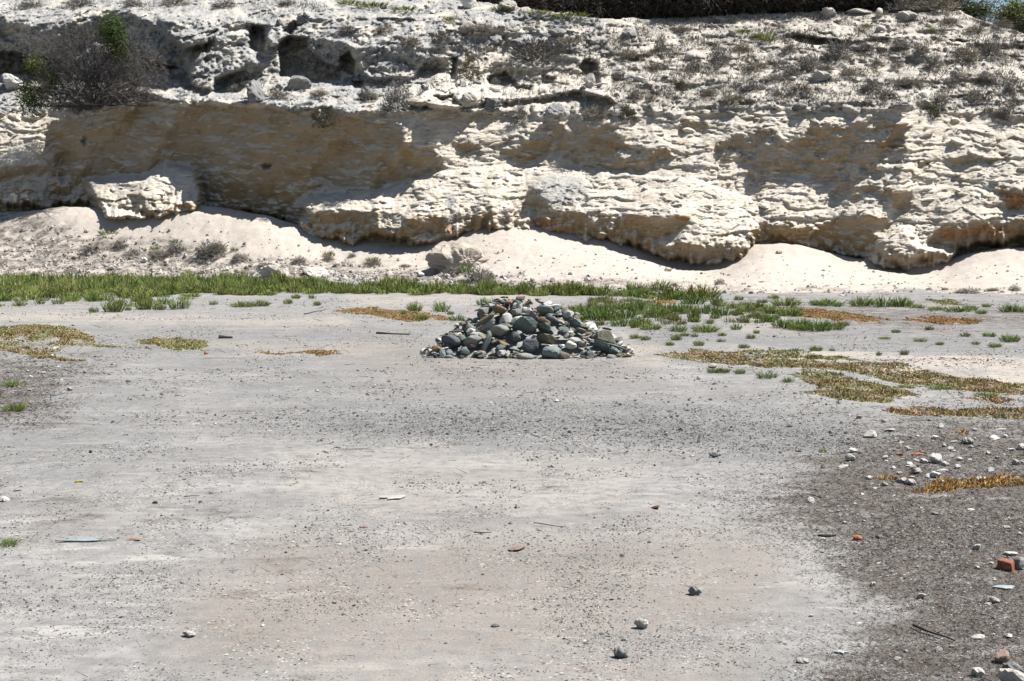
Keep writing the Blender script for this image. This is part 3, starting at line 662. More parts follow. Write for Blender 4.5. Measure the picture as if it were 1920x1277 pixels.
# rock materials; grain and mottling follow the object
def stone_mat(name, a, b, spot=None, sc=3.0, stripes=False):
    m = NT(name); p = m.pos(obj=True)
    info = m.n.new('ShaderNodeObjectInfo'); off = m.n.new('ShaderNodeVectorMath'); off.operation = 'ADD'; m.l.new(p, off.inputs[0])
    cb = m.n.new('ShaderNodeCombineXYZ'); m.l.new(m.math('MULTIPLY', info.outputs['Random'], 37.0), cb.inputs[0]); m.l.new(cb.outputs[0], off.inputs[1]); v = off.outputs[0]
    n = m.noise(v, sc, 5, 0.6, 0.4); n2 = m.noise(v, sc * 5, 4, 0.65)
    c = m.mix(m.ramp(n, 0.32, 0.68), a, b)
    if spot: c = m.mix(m.ramp(m.math('ADD', m.math('MULTIPLY', n, .4), m.math('MULTIPLY', n2, .6)), 0.54, 0.62), c, spot)
    hs = m.n.new('ShaderNodeHueSaturation'); m.l.new(c, hs.inputs['Color']); m.l.new(m.ramp(info.outputs['Random'], 0, 1, .8, 1.2), hs.inputs['Value'])
    m.bump(m.math('ADD', n, m.math('MULTIPLY', n2, .5)), .5, .05)
    m.bsdf.inputs['Roughness'].default_value = .75
    return m.color(hs.outputs[0])
ST_TEAL = stone_mat('blue_green_slate', (0.16, 0.215, 0.215), (0.25, 0.30, 0.288), (0.34, 0.37, 0.345))
ST_DARK = stone_mat('dark_blue_slate', (0.085, 0.10, 0.112), (0.17, 0.19, 0.20))
ST_GREY = stone_mat('grey_stone', (0.25, 0.255, 0.245), (0.37, 0.365, 0.345), (0.45, 0.44, 0.42))
ST_OLIVE = stone_mat('olive_stone', (0.20, 0.19, 0.14), (0.30, 0.28, 0.21))
ST_BROWN = stone_mat('brown_stone', (0.22, 0.145, 0.08), (0.33, 0.235, 0.14), (0.16, 0.12, 0.08))
ST_WHITE = stone_mat('white_limestone', (0.66, 0.64, 0.60), (0.80, 0.775, 0.735), (0.56, 0.54, 0.50))
ST_PINK = stone_mat('pink_stone', (0.36, 0.255, 0.20), (0.45, 0.34, 0.275))
ST_BRICK = stone_mat('broken_brick', (0.36, 0.12, 0.065), (0.43, 0.17, 0.10), (0.47, 0.33, 0.26))
ST_LIME = stone_mat('weathered_limestone', (0.50, 0.47, 0.425), (0.66, 0.62, 0.56), (0.37, 0.36, 0.35), 1.6)
ST_CRUST = stone_mat('grey_calcrete', (0.20, 0.205, 0.21), (0.38, 0.375, 0.36), (0.50, 0.48, 0.45), 2.2)
ST_SAND = stone_mat('sandy_limestone', (0.54, 0.47, 0.39), (0.62, 0.56, 0.49), (0.47, 0.38, 0.28), 1.4)

# ================================================================== CAIRN
cc = gnd(984, 672); CX, CY = float(cc[0]), float(cc[1]) + 1.25
cairn = tag(link('stone_cairn', None), 'low pyramid-shaped cairn of mixed grey, green and white stones on the quarry floor', 'cairn')
base_z = float(ground_z(np.array(CX), np.array(CY)))
cairn.location = (CX, CY, base_z)
PXM = FPX / CY                                        # picture pixels per metre at the cairn
prof_px = [(795, 0), (812, 9), (832, 30), (862, 54), (890, 76), (912, 92), (935, 104), (965, 108), (995, 108), (1030, 101), (1062, 84), (1085, 63), (1110, 48), (1150, 33), (1166, 12), (1178, 0)]
prof = np.array([((a - 960) / PXM - CX, b / PXM) for a, b in prof_px])
def envelope(x, y):
    """height of the heap at a point relative to its middle"""
    yy = np.abs(y) / np.where(np.asarray(y) < 0, 1.35, 1.45)
    xm = x
    h = np.interp(xm, prof[:, 0], prof[:, 1], 0, 0)
    top = prof[:, 1].max()
    hy = top * np.clip(1 - yy, 0, 1) ** 0.95
    return np.where((h > 0) & (yy < 1), np.minimum(h, hy) * 0.55 + 0.45 * h * np.clip(1 - yy, 0, 1) ** 0.9, 0)
HS = 0.02; hx = np.arange(-2.2, 2.2, HS); hy_ = np.arange(-1.9, 1.9, HS)
HXX, HYY = np.meshgrid(hx, hy_)
HM = envelope(HXX, HYY) * 0.80 - 0.07
core_v = np.stack([HXX[::5, ::5], HYY[::5, ::5], np.maximum(HM[::5, ::5] - 0.05 + 0.04 * fbm(HXX[::5, ::5] * 6, HYY[::5, ::5] * 6, 2, 120), -0.12)], -1)
link('rubble_core', mesh_np('rubble_core', core_v.reshape(-1, 3), grid_faces(*core_v.shape[:2]), smooth=False), ST_GREY, cairn)['kind'] = 'stuff'
kinds = [('slab', dict(planes=8, dims=(1, .72, .26))), ('block', dict(planes=7, dims=(1, .8, .66))), ('cobble', dict(planes=12, rounded=.45, dims=(1, .78, .5))),
         ('long', dict(planes=7, dims=(1, .42, .3))), ('lump', dict(planes=9, rounded=.12, dims=(1, .85, .7)))]
CST = []
for kn, kw in kinds:
    for v in range(6):
        P, Fc = rock_verts(900 + len(CST) * 7, sub=2, rough=.05, **kw)
        CST.append((kn, mesh_np('stone', P, Fc, smooth=kn == 'cobble'), P.max(0) - P.min(0)))
def by_kind(k): return [i for i, c in enumerate(CST) if c[0] == k]
n_stone = 0; rear = []
def drop(x, y, size, vi, rot, mat, zoff=None, label=None):
    """lay one stone on the heap and raise the height map under it"""
    global HM, n_stone
    kn, me, dim = CST[vi]
    M = Euler(rot).to_matrix(); E = np.array(M) @ np.diag(dim * size / 2)
    A = E @ E.T; Ai = np.linalg.inv(A)                      # ellipsoid of the stone
    ext = np.sqrt(np.diag(A))
    i0, i1 = np.searchsorted(hx, [x - ext[0], x + ext[0]]); j0, j1 = np.searchsorted(hy_, [y - ext[1], y + ext[1]])
    if i1 - i0 < 2 or j1 - j0 < 2: return None
    X = HXX[j0:j1, i0:i1] - x; Y = HYY[j0:j1, i0:i1] - y
    a = Ai[2, 2]; b = 2 * (Ai[0, 2] * X + Ai[1, 2] * Y); c = Ai[0, 0] * X ** 2 + Ai[1, 1] * Y ** 2 + 2 * Ai[0, 1] * X * Y - 1
    disc = b * b - 4 * a * c; ok = disc > 0; sq = np.sqrt(np.maximum(disc, 0)); zl = (-b - sq) / (2 * a); zu = (-b + sq) / (2 * a)
    if not ok.any(): return None
    need = (HM[j0:j1, i0:i1] - zl)[ok]
    z = float(np.quantile(need, .88)) if zoff is None else zoff
    return x, y, z, (j0, j1, i0, i1, ok, zu), ext
def settle(t, size, vi, rot, mat, label=None):
    global n_stone
    x, y, z, (j0, j1, i0, i1, ok, zu), ext = t
    HM[j0:j1, i0:i1] = np.where(ok, np.maximum(HM[j0:j1, i0:i1], z + zu * .9), HM[j0:j1, i0:i1])
    kn, me, dim = CST[vi]
    o = bpy.data.objects.new('stone', me); COL.objects.link(o); o.parent = cairn
    o.location = (x, y, z); o.rotation_euler = rot; o.scale = (size,) * 3
    if not me.materials: me.materials.append(None)
    o.material_slots[0].link = 'OBJECT'; o.material_slots[0].material = mat
    if label: o['label'] = label
    n_stone += 1; return o
def surf_y(px, py):
    """where on the front of the heap the picture point lies (heap coordinates)"""
    ys = np.linspace(-1.4, 0.3, 120); best = -1.2
    x = (px - 960) / FPX * (CY + ys) - CX
    zz = at(np.full(120, px), np.full(120, py), CY + ys)[:, 2] - base_z
    e = envelope(x, ys); k = np.where(e >= zz)[0]
    j = k[0] if len(k) else int(np.argmin(zz - e)); return float(x[j]), float(ys[j]), float(zz[j])
R_ = math.radians
pile_mats = [(ST_TEAL, .21), (ST_DARK, .13), (ST_GREY, .20), (ST_OLIVE, .14), (ST_BROWN, .045), (ST_WHITE, .27), (ST_PINK, .012)]
pm = [a for a, _ in pile_mats]; pw_ = np.array([b for _, b in pile_mats]); pw_ /= pw_.sum()
hero = [   # px, py, size, kind, turn, material, label
    (985, 612, .50, 'slab', (R_(-52), R_(6), R_(4)), ST_TEAL, 'large flat blue-green slab in the middle of the heap'),
    (937, 621, .36, 'cobble', (R_(-40), R_(-8), R_(2)), ST_GREY, 'smooth pale grey cobble beside the large slab'),
    (911, 644, .46, 'long', (R_(-20), R_(-72), R_(10)), ST_TEAL, 'long dark slab standing upright against the heap'),
    (1022, 580, .34, 'cobble', (R_(-35), R_(10), R_(-4)), ST_TEAL, 'smooth light blue-green cobble near the top'),
    (1036, 600, .30, 'block', (R_(-30), R_(12), R_(5)), ST_DARK, None),
    (938, 581, .27, 'block', (R_(-30), R_(4), R_(0)), ST_BROWN, 'brown block near the top of the heap'),
    (967, 566, .18, 'block', (R_(-20), R_(20), R_(20)), ST_WHITE, 'white block at the peak'),
    (910, 601, .42, 'long', (R_(-30), R_(-32), R_(0)), ST_OLIVE, None),
    (912, 614, .34, 'slab', (R_(-50), R_(-30), R_(0)), ST_GREY, None),
    (846, 641, .40, 'cobble', (R_(-30), R_(8), R_(0)), ST_DARK, None),
    (886, 641, .36, 'cobble', (R_(-40), R_(-22), R_(0)), ST_GREY, None),
    (884, 623, .20, 'lump', (0, R_(10), 0), ST_WHITE, 'white pitted lump on the shoulder of the heap'),
    (1020, 606, .28, 'block', (R_(-40), R_(20), 0), ST_BROWN, None),
    (970, 602, .25, 'lump', (R_(-30), 0, 0), ST_WHITE, None), (947, 601, .26, 'lump', (R_(-30), 0, 1), ST_WHITE, None),
    (967, 630, .22, 'block', (R_(-30), R_(10), 2), ST_DARK, None), (1025, 638, .38, 'slab', (R_(-38), R_(14), 0), ST_OLIVE, None),
    (995, 650, .30, 'block', (R_(-35), R_(-6), 0), ST_DARK, None), (1065, 587, .30, 'slab', (R_(-45), R_(50), 0), ST_TEAL, None),
    (1080, 607, .28, 'slab', (R_(-40), R_(44), 0), ST_TEAL, None), (1066, 590, .22, 'lump', (0, 0, 0), ST_WHITE, None),
    (1135, 637, .40, 'block', (R_(-30), R_(18), R_(10)), ST_OLIVE, 'large brown-grey slab on the low end of the heap'), (1130, 650, .34, 'slab', (R_(-45), R_(35), 0), ST_TEAL, None),
    (1035, 663, .40, 'block', (R_(-25), R_(-5), 0), ST_TEAL, None), (1052, 668, .30, 'block', (R_(-20), R_(0), 1), ST_OLIVE, None),
    (902, 664, .17, 'lump', (0, 0, 0), ST_PINK, 'salmon pink stone at the foot of the heap'), (820, 658, .26, 'block', (R_(-20), R_(-15), 0), ST_BROWN, None),
    (805, 655, .20, 'lump', (0, 0, 0), ST_DARK, None), (906, 583, .20, 'block', (R_(-10), R_(8), 0), ST_GREY, None), (1108, 668, .20, 'block', (R_(-15), R_(70), 0), ST_TEAL, None),
    (1147, 668, .18, 'lump', (0, 0, 0), ST_GREY, None), (883, 649, .08, 'lump', (0, 0, 0), ST_BRICK, 'small brick-red stone low on the heap'), (1005, 568, .16, 'lump', (0, 0, 0), ST_BRICK, None),
    (945, 566, .22, 'lump', (0, R_(-20), 0), ST_DARK, None), (985, 672, .32, 'cobble', (R_(-20), R_(4), 0), ST_GREY, None), (922, 674, .24, 'slab', (R_(-30), 0, 0), ST_OLIVE, None),
]
rs = random.Random(5)
cand = []
for k in range(7000):
    x = rs.uniform(-1.9, 1.9); y = rs.uniform(-1.45, 1.5)
    cand.append((x, y))
def try_random(x, y, smin, smax, tol):
    e = float(envelope(np.array(x), np.array(y)))
    if e <= 0.015: return
    ji = min(max(int((y - hy_[0]) / HS), 0), len(hy_) - 1); ii = min(max(int((x - hx[0]) / HS), 0), len(hx) - 1)
    if HM[ji, ii] > e + .02: return
    size = rs.uniform(smin, smax) * (1.0 if rs.random() < .8 else 1.25)
    vi = rs.choice(by_kind(rs.choices(['slab', 'block', 'cobble', 'long', 'lump'], [.42, .22, .06, .20, .10])[0])); gx_ = float(envelope(np.array(x + .1), np.array(y)) - envelope(np.array(x - .1), np.array(y))) / .2; gy_ = float(envelope(np.array(x), np.array(y + .1)) - envelope(np.array(x), np.array(y - .1))) / .2
    rot = (math.atan(gy_) * rs.uniform(.2, .9) + rs.gauss(0, .25), -math.atan(gx_) * rs.uniform(.2, .9) + rs.gauss(0, .25), rs.uniform(0, 6.28) if rs.random() < .4 else rs.gauss(0, .5))
    t = drop(x, y, size, vi, rot, None)
    if t is None: return
    if t[2] + t[4][2] * .95 > e + tol + .03: return
    settle(t, size, vi, rot, rs.choices(pm, pw_)[0])
for (x, y) in cand[:2600]:
    if n_stone >= 110: break
    if y < .15 or rs.random() < .1: try_random(x, y, .15, .29, .03)
for (px, py, size, kn, rot, mat, lab) in hero:
    x, y, z = surf_y(px, py); vi = rs.choice(by_kind(kn))
    t = drop(x, y, size, vi, rot, mat)
    if t is None: continue
    size = size * .94; t = (t[0], t[1] , min(t[2], z + .01), t[3], t[4])
    settle(t, size, vi, rot, mat, lab)
for (x, y) in cand[2600:]:
    if n_stone >= 298: break
    if y < .05 or rs.random() < .06: try_random(x, y, .10, .21, .04)
# small chips between and around the stones
r = np.random.default_rng(77); cv = []; cf = []; ccol = []; nv = 0
pal_ = np.array([(.14, .19, .185), (.07, .09, .095), (.24, .24, .225), (.20, .19, .14), (.27, .19, .11), (.56, .53, .49)])
for k in range(520):
    x, y = r.uniform(-2.1, 2.1), r.uniform(-1.7, .6)
    e = float(envelope(np.array(x), np.array(y)))
    if e <= 0 and r.uniform() > .10 * math.exp(-abs(min(abs(x) - 1.6, 0))): continue
    ji = min(max(int((y - hy_[0]) / HS), 0), len(hy_) - 1); ii = min(max(int((x - hx[0]) / HS), 0), len(hx) - 1)
    z = max(HM[ji, ii], 0) if e > 0 else 0.0
    if z > e + .03: continue
    P, Fc = rock_verts(int(r.integers(0, 40)) + 7000, sub=1, planes=7, dims=(1, .75, .4)); sz = r.uniform(.04, .11)
    a = r.uniform(0, 6.28); P = P * sz; P = np.stack([P[:, 0] * math.cos(a) - P[:, 1] * math.sin(a), P[:, 0] * math.sin(a) + P[:, 1] * math.cos(a), P[:, 2]], 1) + (x, y, z + .01)
    cv.append(P); cf.append(Fc + nv); nv += len(P); ccol.append(np.tile(pal_[r.integers(0, 6)] * r.uniform(.8, 1.2), (len(P), 1)))
link('stone_chips', mesh_np('stone_chips', np.concatenate(cv), np.concatenate(cf), np.concatenate(ccol)), MAT_GRIT, cairn)['kind'] = 'stuff'
# ================================================================== LOOSE ROCKS
ROCKV = {}
def brick_verts(seed):
    r = np.random.default_rng(seed); V, Fc = ICO[3]; P = V / ((np.abs(V) ** 7).sum(1) ** (1 / 7))[:, None]
    P = P * np.array((1, .72, .5)); P *= (1 + .07 * fbm(P[:, 0] * 3 + seed, P[:, 1] * 3 + P[:, 2] * 2, 3, seed % 30))[:, None]
    n = np.array((.8, r.uniform(-.4, .4), r.uniform(0, .6))); n /= np.linalg.norm(n); d = P @ n; P = P - np.maximum(d - .55, 0)[:, None] * n
    return P / (P.max(0) - P.min(0)).max(), Fc
def rock_shape(kind):
    """a few shared meshes of each rock shape"""
    if kind == 'brick' and kind not in ROCKV: ROCKV[kind] = [(mesh_np('brick', *brick_verts(40 + k)), np.ptp(brick_verts(40 + k)[0], axis=0)) for k in range(3)]
    if kind not in ROCKV:
        kw = {'lump': dict(sub=3, planes=11, rounded=.08, dims=(1, .85, .68), rough=.28), 'flat': dict(sub=2, planes=7, dims=(1, .75, .26), rough=.14), 'block': dict(sub=2, planes=9, dims=(1, .8, .72), rough=.10),
              'shard': dict(sub=1, planes=7, dims=(1, .6, .35), rough=.05), 'round': dict(sub=2, planes=12, rounded=.4, dims=(1, .85, .62), rough=.10), 'big': dict(sub=3, planes=8, rounded=.05, dims=(1, .75, .5), rough=.28)}[kind]
        ROCKV[kind] = []
        for v in range(5):
            P, Fc = rock_verts(3000 + 31 * v + 7 * len(kind) + ord(kind[0]), **kw)
            ROCKV[kind].append((mesh_np('rock', P, Fc, smooth=False), P.max(0) - P.min(0)))
    return ROCKV[kind]
def put_rock(name, p, size, kind, mat, label, cat, group=None, rot=None, sink=.12, squash=1.0, r=random):
    me, dim = r.choice(rock_shape(kind))
    o = bpy.data.objects.new(name, me); COL.objects.link(o)
    if not me.materials: me.materials.append(None)
    o.material_slots[0].link = 'OBJECT'; o.material_slots[0].material = mat
    o.rotation_euler = rot or (r.gauss(0, .12), r.gauss(0, .12), r.gauss(0, .6))
    o.scale = (size / dim[0], size / dim[0], size / dim[0] * squash)
    p = np.asarray(p, float)
    o.location = (p[0], p[1], p[2] + dim[2] / dim[0] * size * squash * (.5 - sink))
    return tag(o, label, cat, group)
def surf(px, py):
    """the first surface seen at a picture pixel: cliff, sand bank or ground"""
    if py < float(lin(px, sand_top)) - 2: return cliff_at(px, py)
    if py < float(sand_foot_py(px)): return sand_at(np.array([px]), np.array([py]))[0]
    return gnd(np.array(float(px)), np.array(float(py)))
def ppm(p): return FPX / (p[1] * COSP - (p[2] - H) * SINP)
rl = random.Random(12)
rocks = [  # name, px, py at its foot, width px, shape, material, label, category, squash
    ('boulder', 860, 500, 112, 'big', ST_SAND, 'big cream boulder lying on the sand bank below the cliff', 'boulder', 1.05),
    ('rock', 1203, 1178, 28, 'lump', ST_WHITE, 'chalky white lump on the bare gravel, uphill of the dark grey stone', 'rock', 1.1),
    ('rock', 1166, 1232, 31, 'lump', ST_GREY, 'dark grey wrinkled stone on the bare gravel in front of the chalky lump', 'rock', 1.1),
    ('rock', 1303, 1115, 26, 'lump', ST_CRUST, 'blue-grey pitted rock on pale gravel at the soil edge', 'rock', .9),
    ('rock', 354, 1194, 26, 'lump', ST_WHITE, 'single off-white stone with a dark shadow on the pinkish gravel', 'rock', .7),
    ('brick_fragment', 1890, 1068, 34, 'brick', ST_BRICK, 'broken red brick with mortar on the dark soil', 'brick', 1.1),
    ('rock', 1911, 1066, 24, 'block', ST_GREY, 'grey mortar lump leaning on the broken red brick', 'rock', 1.1),
    ('rock', 1896, 1040, 28, 'flat', ST_WHITE, 'white flat chip just behind the broken red brick', 'rock', .8),
    ('brick_fragment', 1608, 1012, 24, 'shard', ST_BRICK, 'orange-red tile shard standing up at the edge of the soil', 'brick', 1.4),
    ('brick_fragment', 1228, 953, 28, 'flat', ST_BRICK, 'flat pink-red tile piece on the pale gravel', 'tile', .7),
    ('brick_fragment', 970, 1030, 38, 'flat', ST_PINK, 'long flat orange tile scrap pressed into the gravel', 'tile', .5),
    ('brick_fragment', 250, 1013, 34, 'flat', ST_PINK, 'crumbled pale red tile beside the light blue sheet', 'tile', .7),
    ('brick_fragment', 387, 664, 14, 'shard', ST_BRICK, 'orange brick shard by the green mat of plants', 'brick', 1.3),
    ('brick_fragment', 1610, 785, 14, 'block', ST_PINK, 'small orange stone on the gravel below the ochre mat', 'rock', .8),
    ('brick_fragment', 1720, 853, 22, 'flat', ST_BRICK, 'dark red brick sliver among the white rubble', 'brick', .8),
    ('brick_fragment', 1688, 854, 12, 'brick', ST_BRICK, 'small square red brick bit among the white rubble', 'brick', .8),
    ('brick_fragment', 1880, 1242, 28, 'block', ST_PINK, 'peach coloured stone in front of the pale boulders in the soil', 'rock', .9),
    ('rock', 1897, 1268, 42, 'lump', ST_CRUST, 'grey crumpled limestone block beside the peach coloured stone', 'rock', .9),
    ('rock', 1833, 1268, 26, 'lump', ST_WHITE, 'white block at the bottom edge of the soil', 'rock', .9),
    ('rock', 1900, 1285, 60, 'lump', ST_LIME, 'largest pale block cut by the bottom edge of the picture', 'rock', .8),
    ('rock', 291, 944, 12, 'shard', ST_DARK, 'dark blue slate chip standing on pale gravel', 'slate', 1.5),
    ('rock', 1340, 857, 18, 'round', ST_DARK, 'smooth dark grey stone alone on the gravel', 'rock', .8),
    ('rock', 10, 940, 18, 'lump', ST_WHITE, 'white lump on the gravel above the grass tuft', 'rock', .8),
    ('rock', 930, 1174, 22, 'flat', ST_DARK, 'flat blue-grey slate on pinkish gravel', 'slate', .6),
    ('rock', 1520, 942, 16, 'lump', ST_WHITE, 'white stone with dark side at the soil edge', 'rock', 1),
    ('rock', 1620, 978, 9, 'round', ST_WHITE, 'small round white pebble above the standing tile shard', 'rock', .9),
    ('rock', 1832, 1030, 18, 'lump', ST_WHITE, 'white lump on dark soil behind the broken red brick', 'rock', .8),
    ('rock', 1888, 990, 14, 'lump', ST_WHITE, 'oval white stone on dark soil below the orange mat', 'rock', .7),
    ('rock', 1863, 1130, 22, 'lump', ST_LIME, 'grey-white lump on dark soil below the broken red brick', 'rock', .8),
    ('rock', 1637, 1098, 14, 'lump', ST_WHITE, 'white stone at the tip of the bare gravel', 'rock', .8),
    ('rock', 1728, 1122, 20, 'lump', ST_LIME, 'crumbly pale lump at the edge of the soil', 'rock', .7),
    ('rock', 1760, 1220, 14, 'lump', ST_WHITE, 'little white stone above the buried twig', 'rock', .9),
    ('rock', 1835, 1197, 30, 'flat', ST_LIME, 'long flat grey-white stone on dark soil', 'rock', .8),
    ('rock', 1890, 1195, 20, 'lump', ST_WHITE, 'round white stone near the frame edge on dark soil', 'rock', .8),
    ('rock', 1505, 1242, 26, 'lump', ST_LIME, 'dull grey lump half buried in gravel by the soil edge', 'rock', .6),
    ('rock', 1175, 710, 8, 'round', ST_WHITE, 'small white pebble in front of the cairn', 'rock', .8),
    ('rock', 1337, 690, 18, 'round', ST_WHITE, 'smooth white stone behind the small bushes on the gravel', 'rock', .8),
    # blocks at the sand foot
    ('rock', 270, 492, 14, 'lump', ST_WHITE, 'bright white block on the rubble slope under the layered buttress', 'rock', 1.1),
    ('rock', 508, 519, 42, 'lump', ST_LIME, 'pale slab-sided rock behind the green band of plants', 'rock', .9),
    ('rock', 590, 517, 56, 'flat', ST_LIME, 'low dark-hollowed rock behind the green band of plants', 'rock', 1.1),
    ('rock', 676, 524, 14, 'lump', ST_WHITE, 'upright white stone at the back of the green band', 'rock', 1.3),
    ('rock', 376, 513, 20, 'lump', ST_LIME, 'pale rock on the rubble above the grass band', 'rock', .9),
    ('rock', 632, 497, 14, 'round', ST_WHITE, 'white cobble on the rubble slope by a shrub', 'rock', .9),
    ('rock', 875, 531, 24, 'round', ST_LIME, 'rounded grey rock at the foot of the sand below the boulder', 'rock', .9),
    ('rock', 1253, 508, 14, 'block', ST_SAND, 'small orange-cream block on the sand under the overhang', 'rock', 1),
    ('rock', 1186, 484, 16, 'flat', ST_WHITE, 'flat white stone on the sand at the shadow edge', 'rock', 1),
    ('rock', 936, 489, 10, 'flat', ST_SAND, 'little sandy slab uphill of the big boulder', 'rock', 1),
    ('rock', 1428, 529, 12, 'flat', ST_SAND, 'faint pale slab on the smooth sand', 'rock', .8),
    ('rock', 1405, 538, 10, 'lump', ST_WHITE, 'small white stone low on the smooth sand', 'rock', .8),
    ('rock', 1460, 472, 14, 'lump', ST_SAND, 'tan lump on the sand cone between two overhangs', 'rock', .8),
    # blocks on the ledges and the slope
    ('rock', 740, 190, 14, 'lump', ST_CRUST, 'grey block on the ledge under the pitted wall', 'rock', 1),
    ('rock', 877, 195, 34, 'lump', ST_LIME, 'upright white block fallen below the scarp', 'rock', 1.2),
    ('rock', 925, 205, 34, 'lump', ST_CRUST, 'grey angular block on the ledge beside the white upright block', 'rock', .85),
    ('rock', 1040, 214, 40, 'lump', ST_CRUST, 'grey angular block at the rim of the lower face', 'rock', .85),
    ('rock', 335, 146, 30, 'lump', ST_CRUST, 'knobbly grey boulder at the mouth of a shaded hollow', 'boulder', 1.0),
    ('rock', 287, 142, 24, 'lump', ST_CRUST, 'knobbly pale boulder beside the big dry bush', 'boulder', 1.0),
    ('rock', 478, 190, 44, 'lump', ST_CRUST, 'tall rough grey boulder standing on the ledge', 'boulder', 1.6),
    ('rock', 558, 168, 56, 'block', ST_CRUST, 'broad grey boulder in front of the largest cave', 'boulder', .8),
    ('rock', 565, 207, 54, 'flat', ST_CRUST, 'low grey boulder at the edge above the shaded face', 'boulder', 1.3),
    ('rock', 511, 101, 22, 'round', ST_CRUST, 'round grey cobble lodged between two caves', 'rock', 1),
    ('rock', 20, 168, 60, 'lump', ST_WHITE, 'bright white boulder on the ledge below the long shaded cave', 'boulder', .8),
    ('rock', 60, 164, 34, 'flat', ST_SAND, 'cream flat boulder between the white boulder and the dry bush', 'boulder', 1.1),
    ('rock', 1500, 204, 36, 'flat', ST_CRUST, 'westernmost of the grey capstones on the right face rim', 'rock', 1.2),
    ('rock', 1543, 208, 32, 'flat', ST_CRUST, 'grey capstone beside its twin on the face rim', 'rock', 1.2),
    ('rock', 1686, 203, 40, 'flat', ST_CRUST, 'thin grey capstone above the broad shaded face', 'rock', .9),
    ('rock', 1370, 213, 24, 'flat', ST_CRUST, 'small grey capstone over the pale middle face', 'rock', 1),
    ('rock', 1540, 150, 38, 'lump', ST_WHITE, 'pale lump between dry bushes on the upper slope', 'rock', .7),
    ('rock', 1723, 98, 12, 'shard', ST_SAND, 'pointed cream stone standing on the slope', 'rock', 1.9),
    ('rock', 1650, 60, 22, 'block', ST_LIME, 'tilted pale block below the dark thicket', 'rock', 1),
    ('rock', 1552, 32, 36, 'lump', ST_LIME, 'pale crag at the foot of the thicket', 'rock', .8),
    ('rock', 1648, 32, 16, 'block', ST_LIME, 'upright pale block against the thicket', 'rock', 1.4),
    ('rock', 1610, 26, 50, 'flat', ST_LIME, 'long pale ledge stone under the thicket', 'rock', .9),
    ('rock', 1700, 36, 40, 'lump', ST_LIME, 'broad pale hump below the thicket', 'rock', .6),
    ('rock', 1125, 28, 36, 'lump', ST_LIME, 'white boulder on the skyline where the thicket begins', 'boulder', .9),
    ('rock', 880, 14, 26, 'block', ST_WHITE, 'white skyline block left of the thicket', 'rock', 1.1),
    ('rock', 952, 18, 40, 'lump', ST_LIME, 'grey-white hump on the skyline under the thicket edge', 'rock', .8),
    ('rock', 1048, 68, 30, 'round', ST_CRUST, 'rounded grey rock on the upper slope by flat slabs', 'rock', .9),
    ('rock', 1180, 70, 30, 'round', ST_CRUST, 'dark rounded rock on the slope under the thicket', 'rock', .9),
    ('rock', 870, 62, 44, 'shard', ST_SAND, 'smooth slanting cream slab on the upper slope', 'rock', 1.5),
    ('rock', 1200, 152, 30, 'shard', ST_WHITE, 'slanted white slab among the scrub of the slope', 'rock', 1.3),
    ('rock', 1292, 112, 22, 'block', ST_LIME, 'pale block on the scrubby slope near its middle', 'rock', .9),
    ('rock', 1872, 84, 10, 'round', ST_WHITE, 'small round white stone high on the scrub slope', 'rock', .9),
    ('rock', 1795, 132, 16, 'lump', ST_WHITE, 'chalky lump near the dark scrub of the slope', 'rock', .9),
]
for nm, px, py, w, kd, mt, lab, cat, sq in rocks:
    p = surf(px, py); put_rock(nm, p, w / ppm(p), kd, mt, lab, cat, squash=sq, r=rl, sink=.3 if w > 100 else .2 if py < 540 else .12)
# rubble one could count, too alike to tell apart
rub = [(1632, 818), (1624, 852), (1700, 838), (1690, 860), (1718, 863), (1732, 866), (1705, 870), (1755, 866), (1778, 862), (1800, 861), (1818, 860), (1772, 872), (1795, 876), (1711, 878), (1675, 877), (1765, 882), (1726, 885),
       (1710, 893), (1740, 893), (1752, 892), (1628, 896), (1658, 909), (1648, 908), (1634, 905), (1765, 903), (1706, 906), (1686, 887), (1770, 835), (1788, 827), (1815, 830), (1764, 801), (1754, 820), (1876, 805), (1885, 818), (1866, 822),
       (1893, 842), (1892, 852), (1852, 850), (1870, 858), (1915, 866), (1905, 870), (1840, 898), (1908, 896), (1917, 841), (1836, 835), (1790, 844), (1820, 838), (1658, 790), (1595, 862), (1600, 846), (1580, 874), (1676, 928), (1640, 915), (1618, 925)]
rub += [(rl.gauss(1770, 70), rl.uniform(790, 905)) for _ in range(16)]
for k, (px, py) in enumerate(rub):
    p = gnd(np.array(float(px)), np.array(py + 2.0)); w = rl.choice([8, 9, 11, 13, 16, 19, 23])
    put_rock('rock', p, w / ppm(p), rl.choice(['lump', 'flat', 'lump', 'block']), rl.choice([ST_WHITE, ST_WHITE, ST_LIME, ST_LIME, ST_WHITE]), 'pale limestone lump in the rubble spread over the dark soil', 'rock', 'rubble on the dark soil', r=rl, squash=rl.uniform(.6, 1))
for k in range(40):
    px = rl.uniform(1150, 1900); py = rl.uniform(45, 200)
    if px < 1250 and py < 60: continue
    p = cliff_at(px, py); w = rl.uniform(7, 16)
    put_rock('rock', p, w / ppm(p), rl.choice(['lump', 'lump', 'round', 'block']), rl.choice([ST_WHITE, ST_LIME, ST_LIME, ST_CRUST]), 'loose pale stone among the dry scrub of the upper slope', 'rock', 'stones on the scrub slope', r=rl, squash=rl.uniform(.7, 1.1))
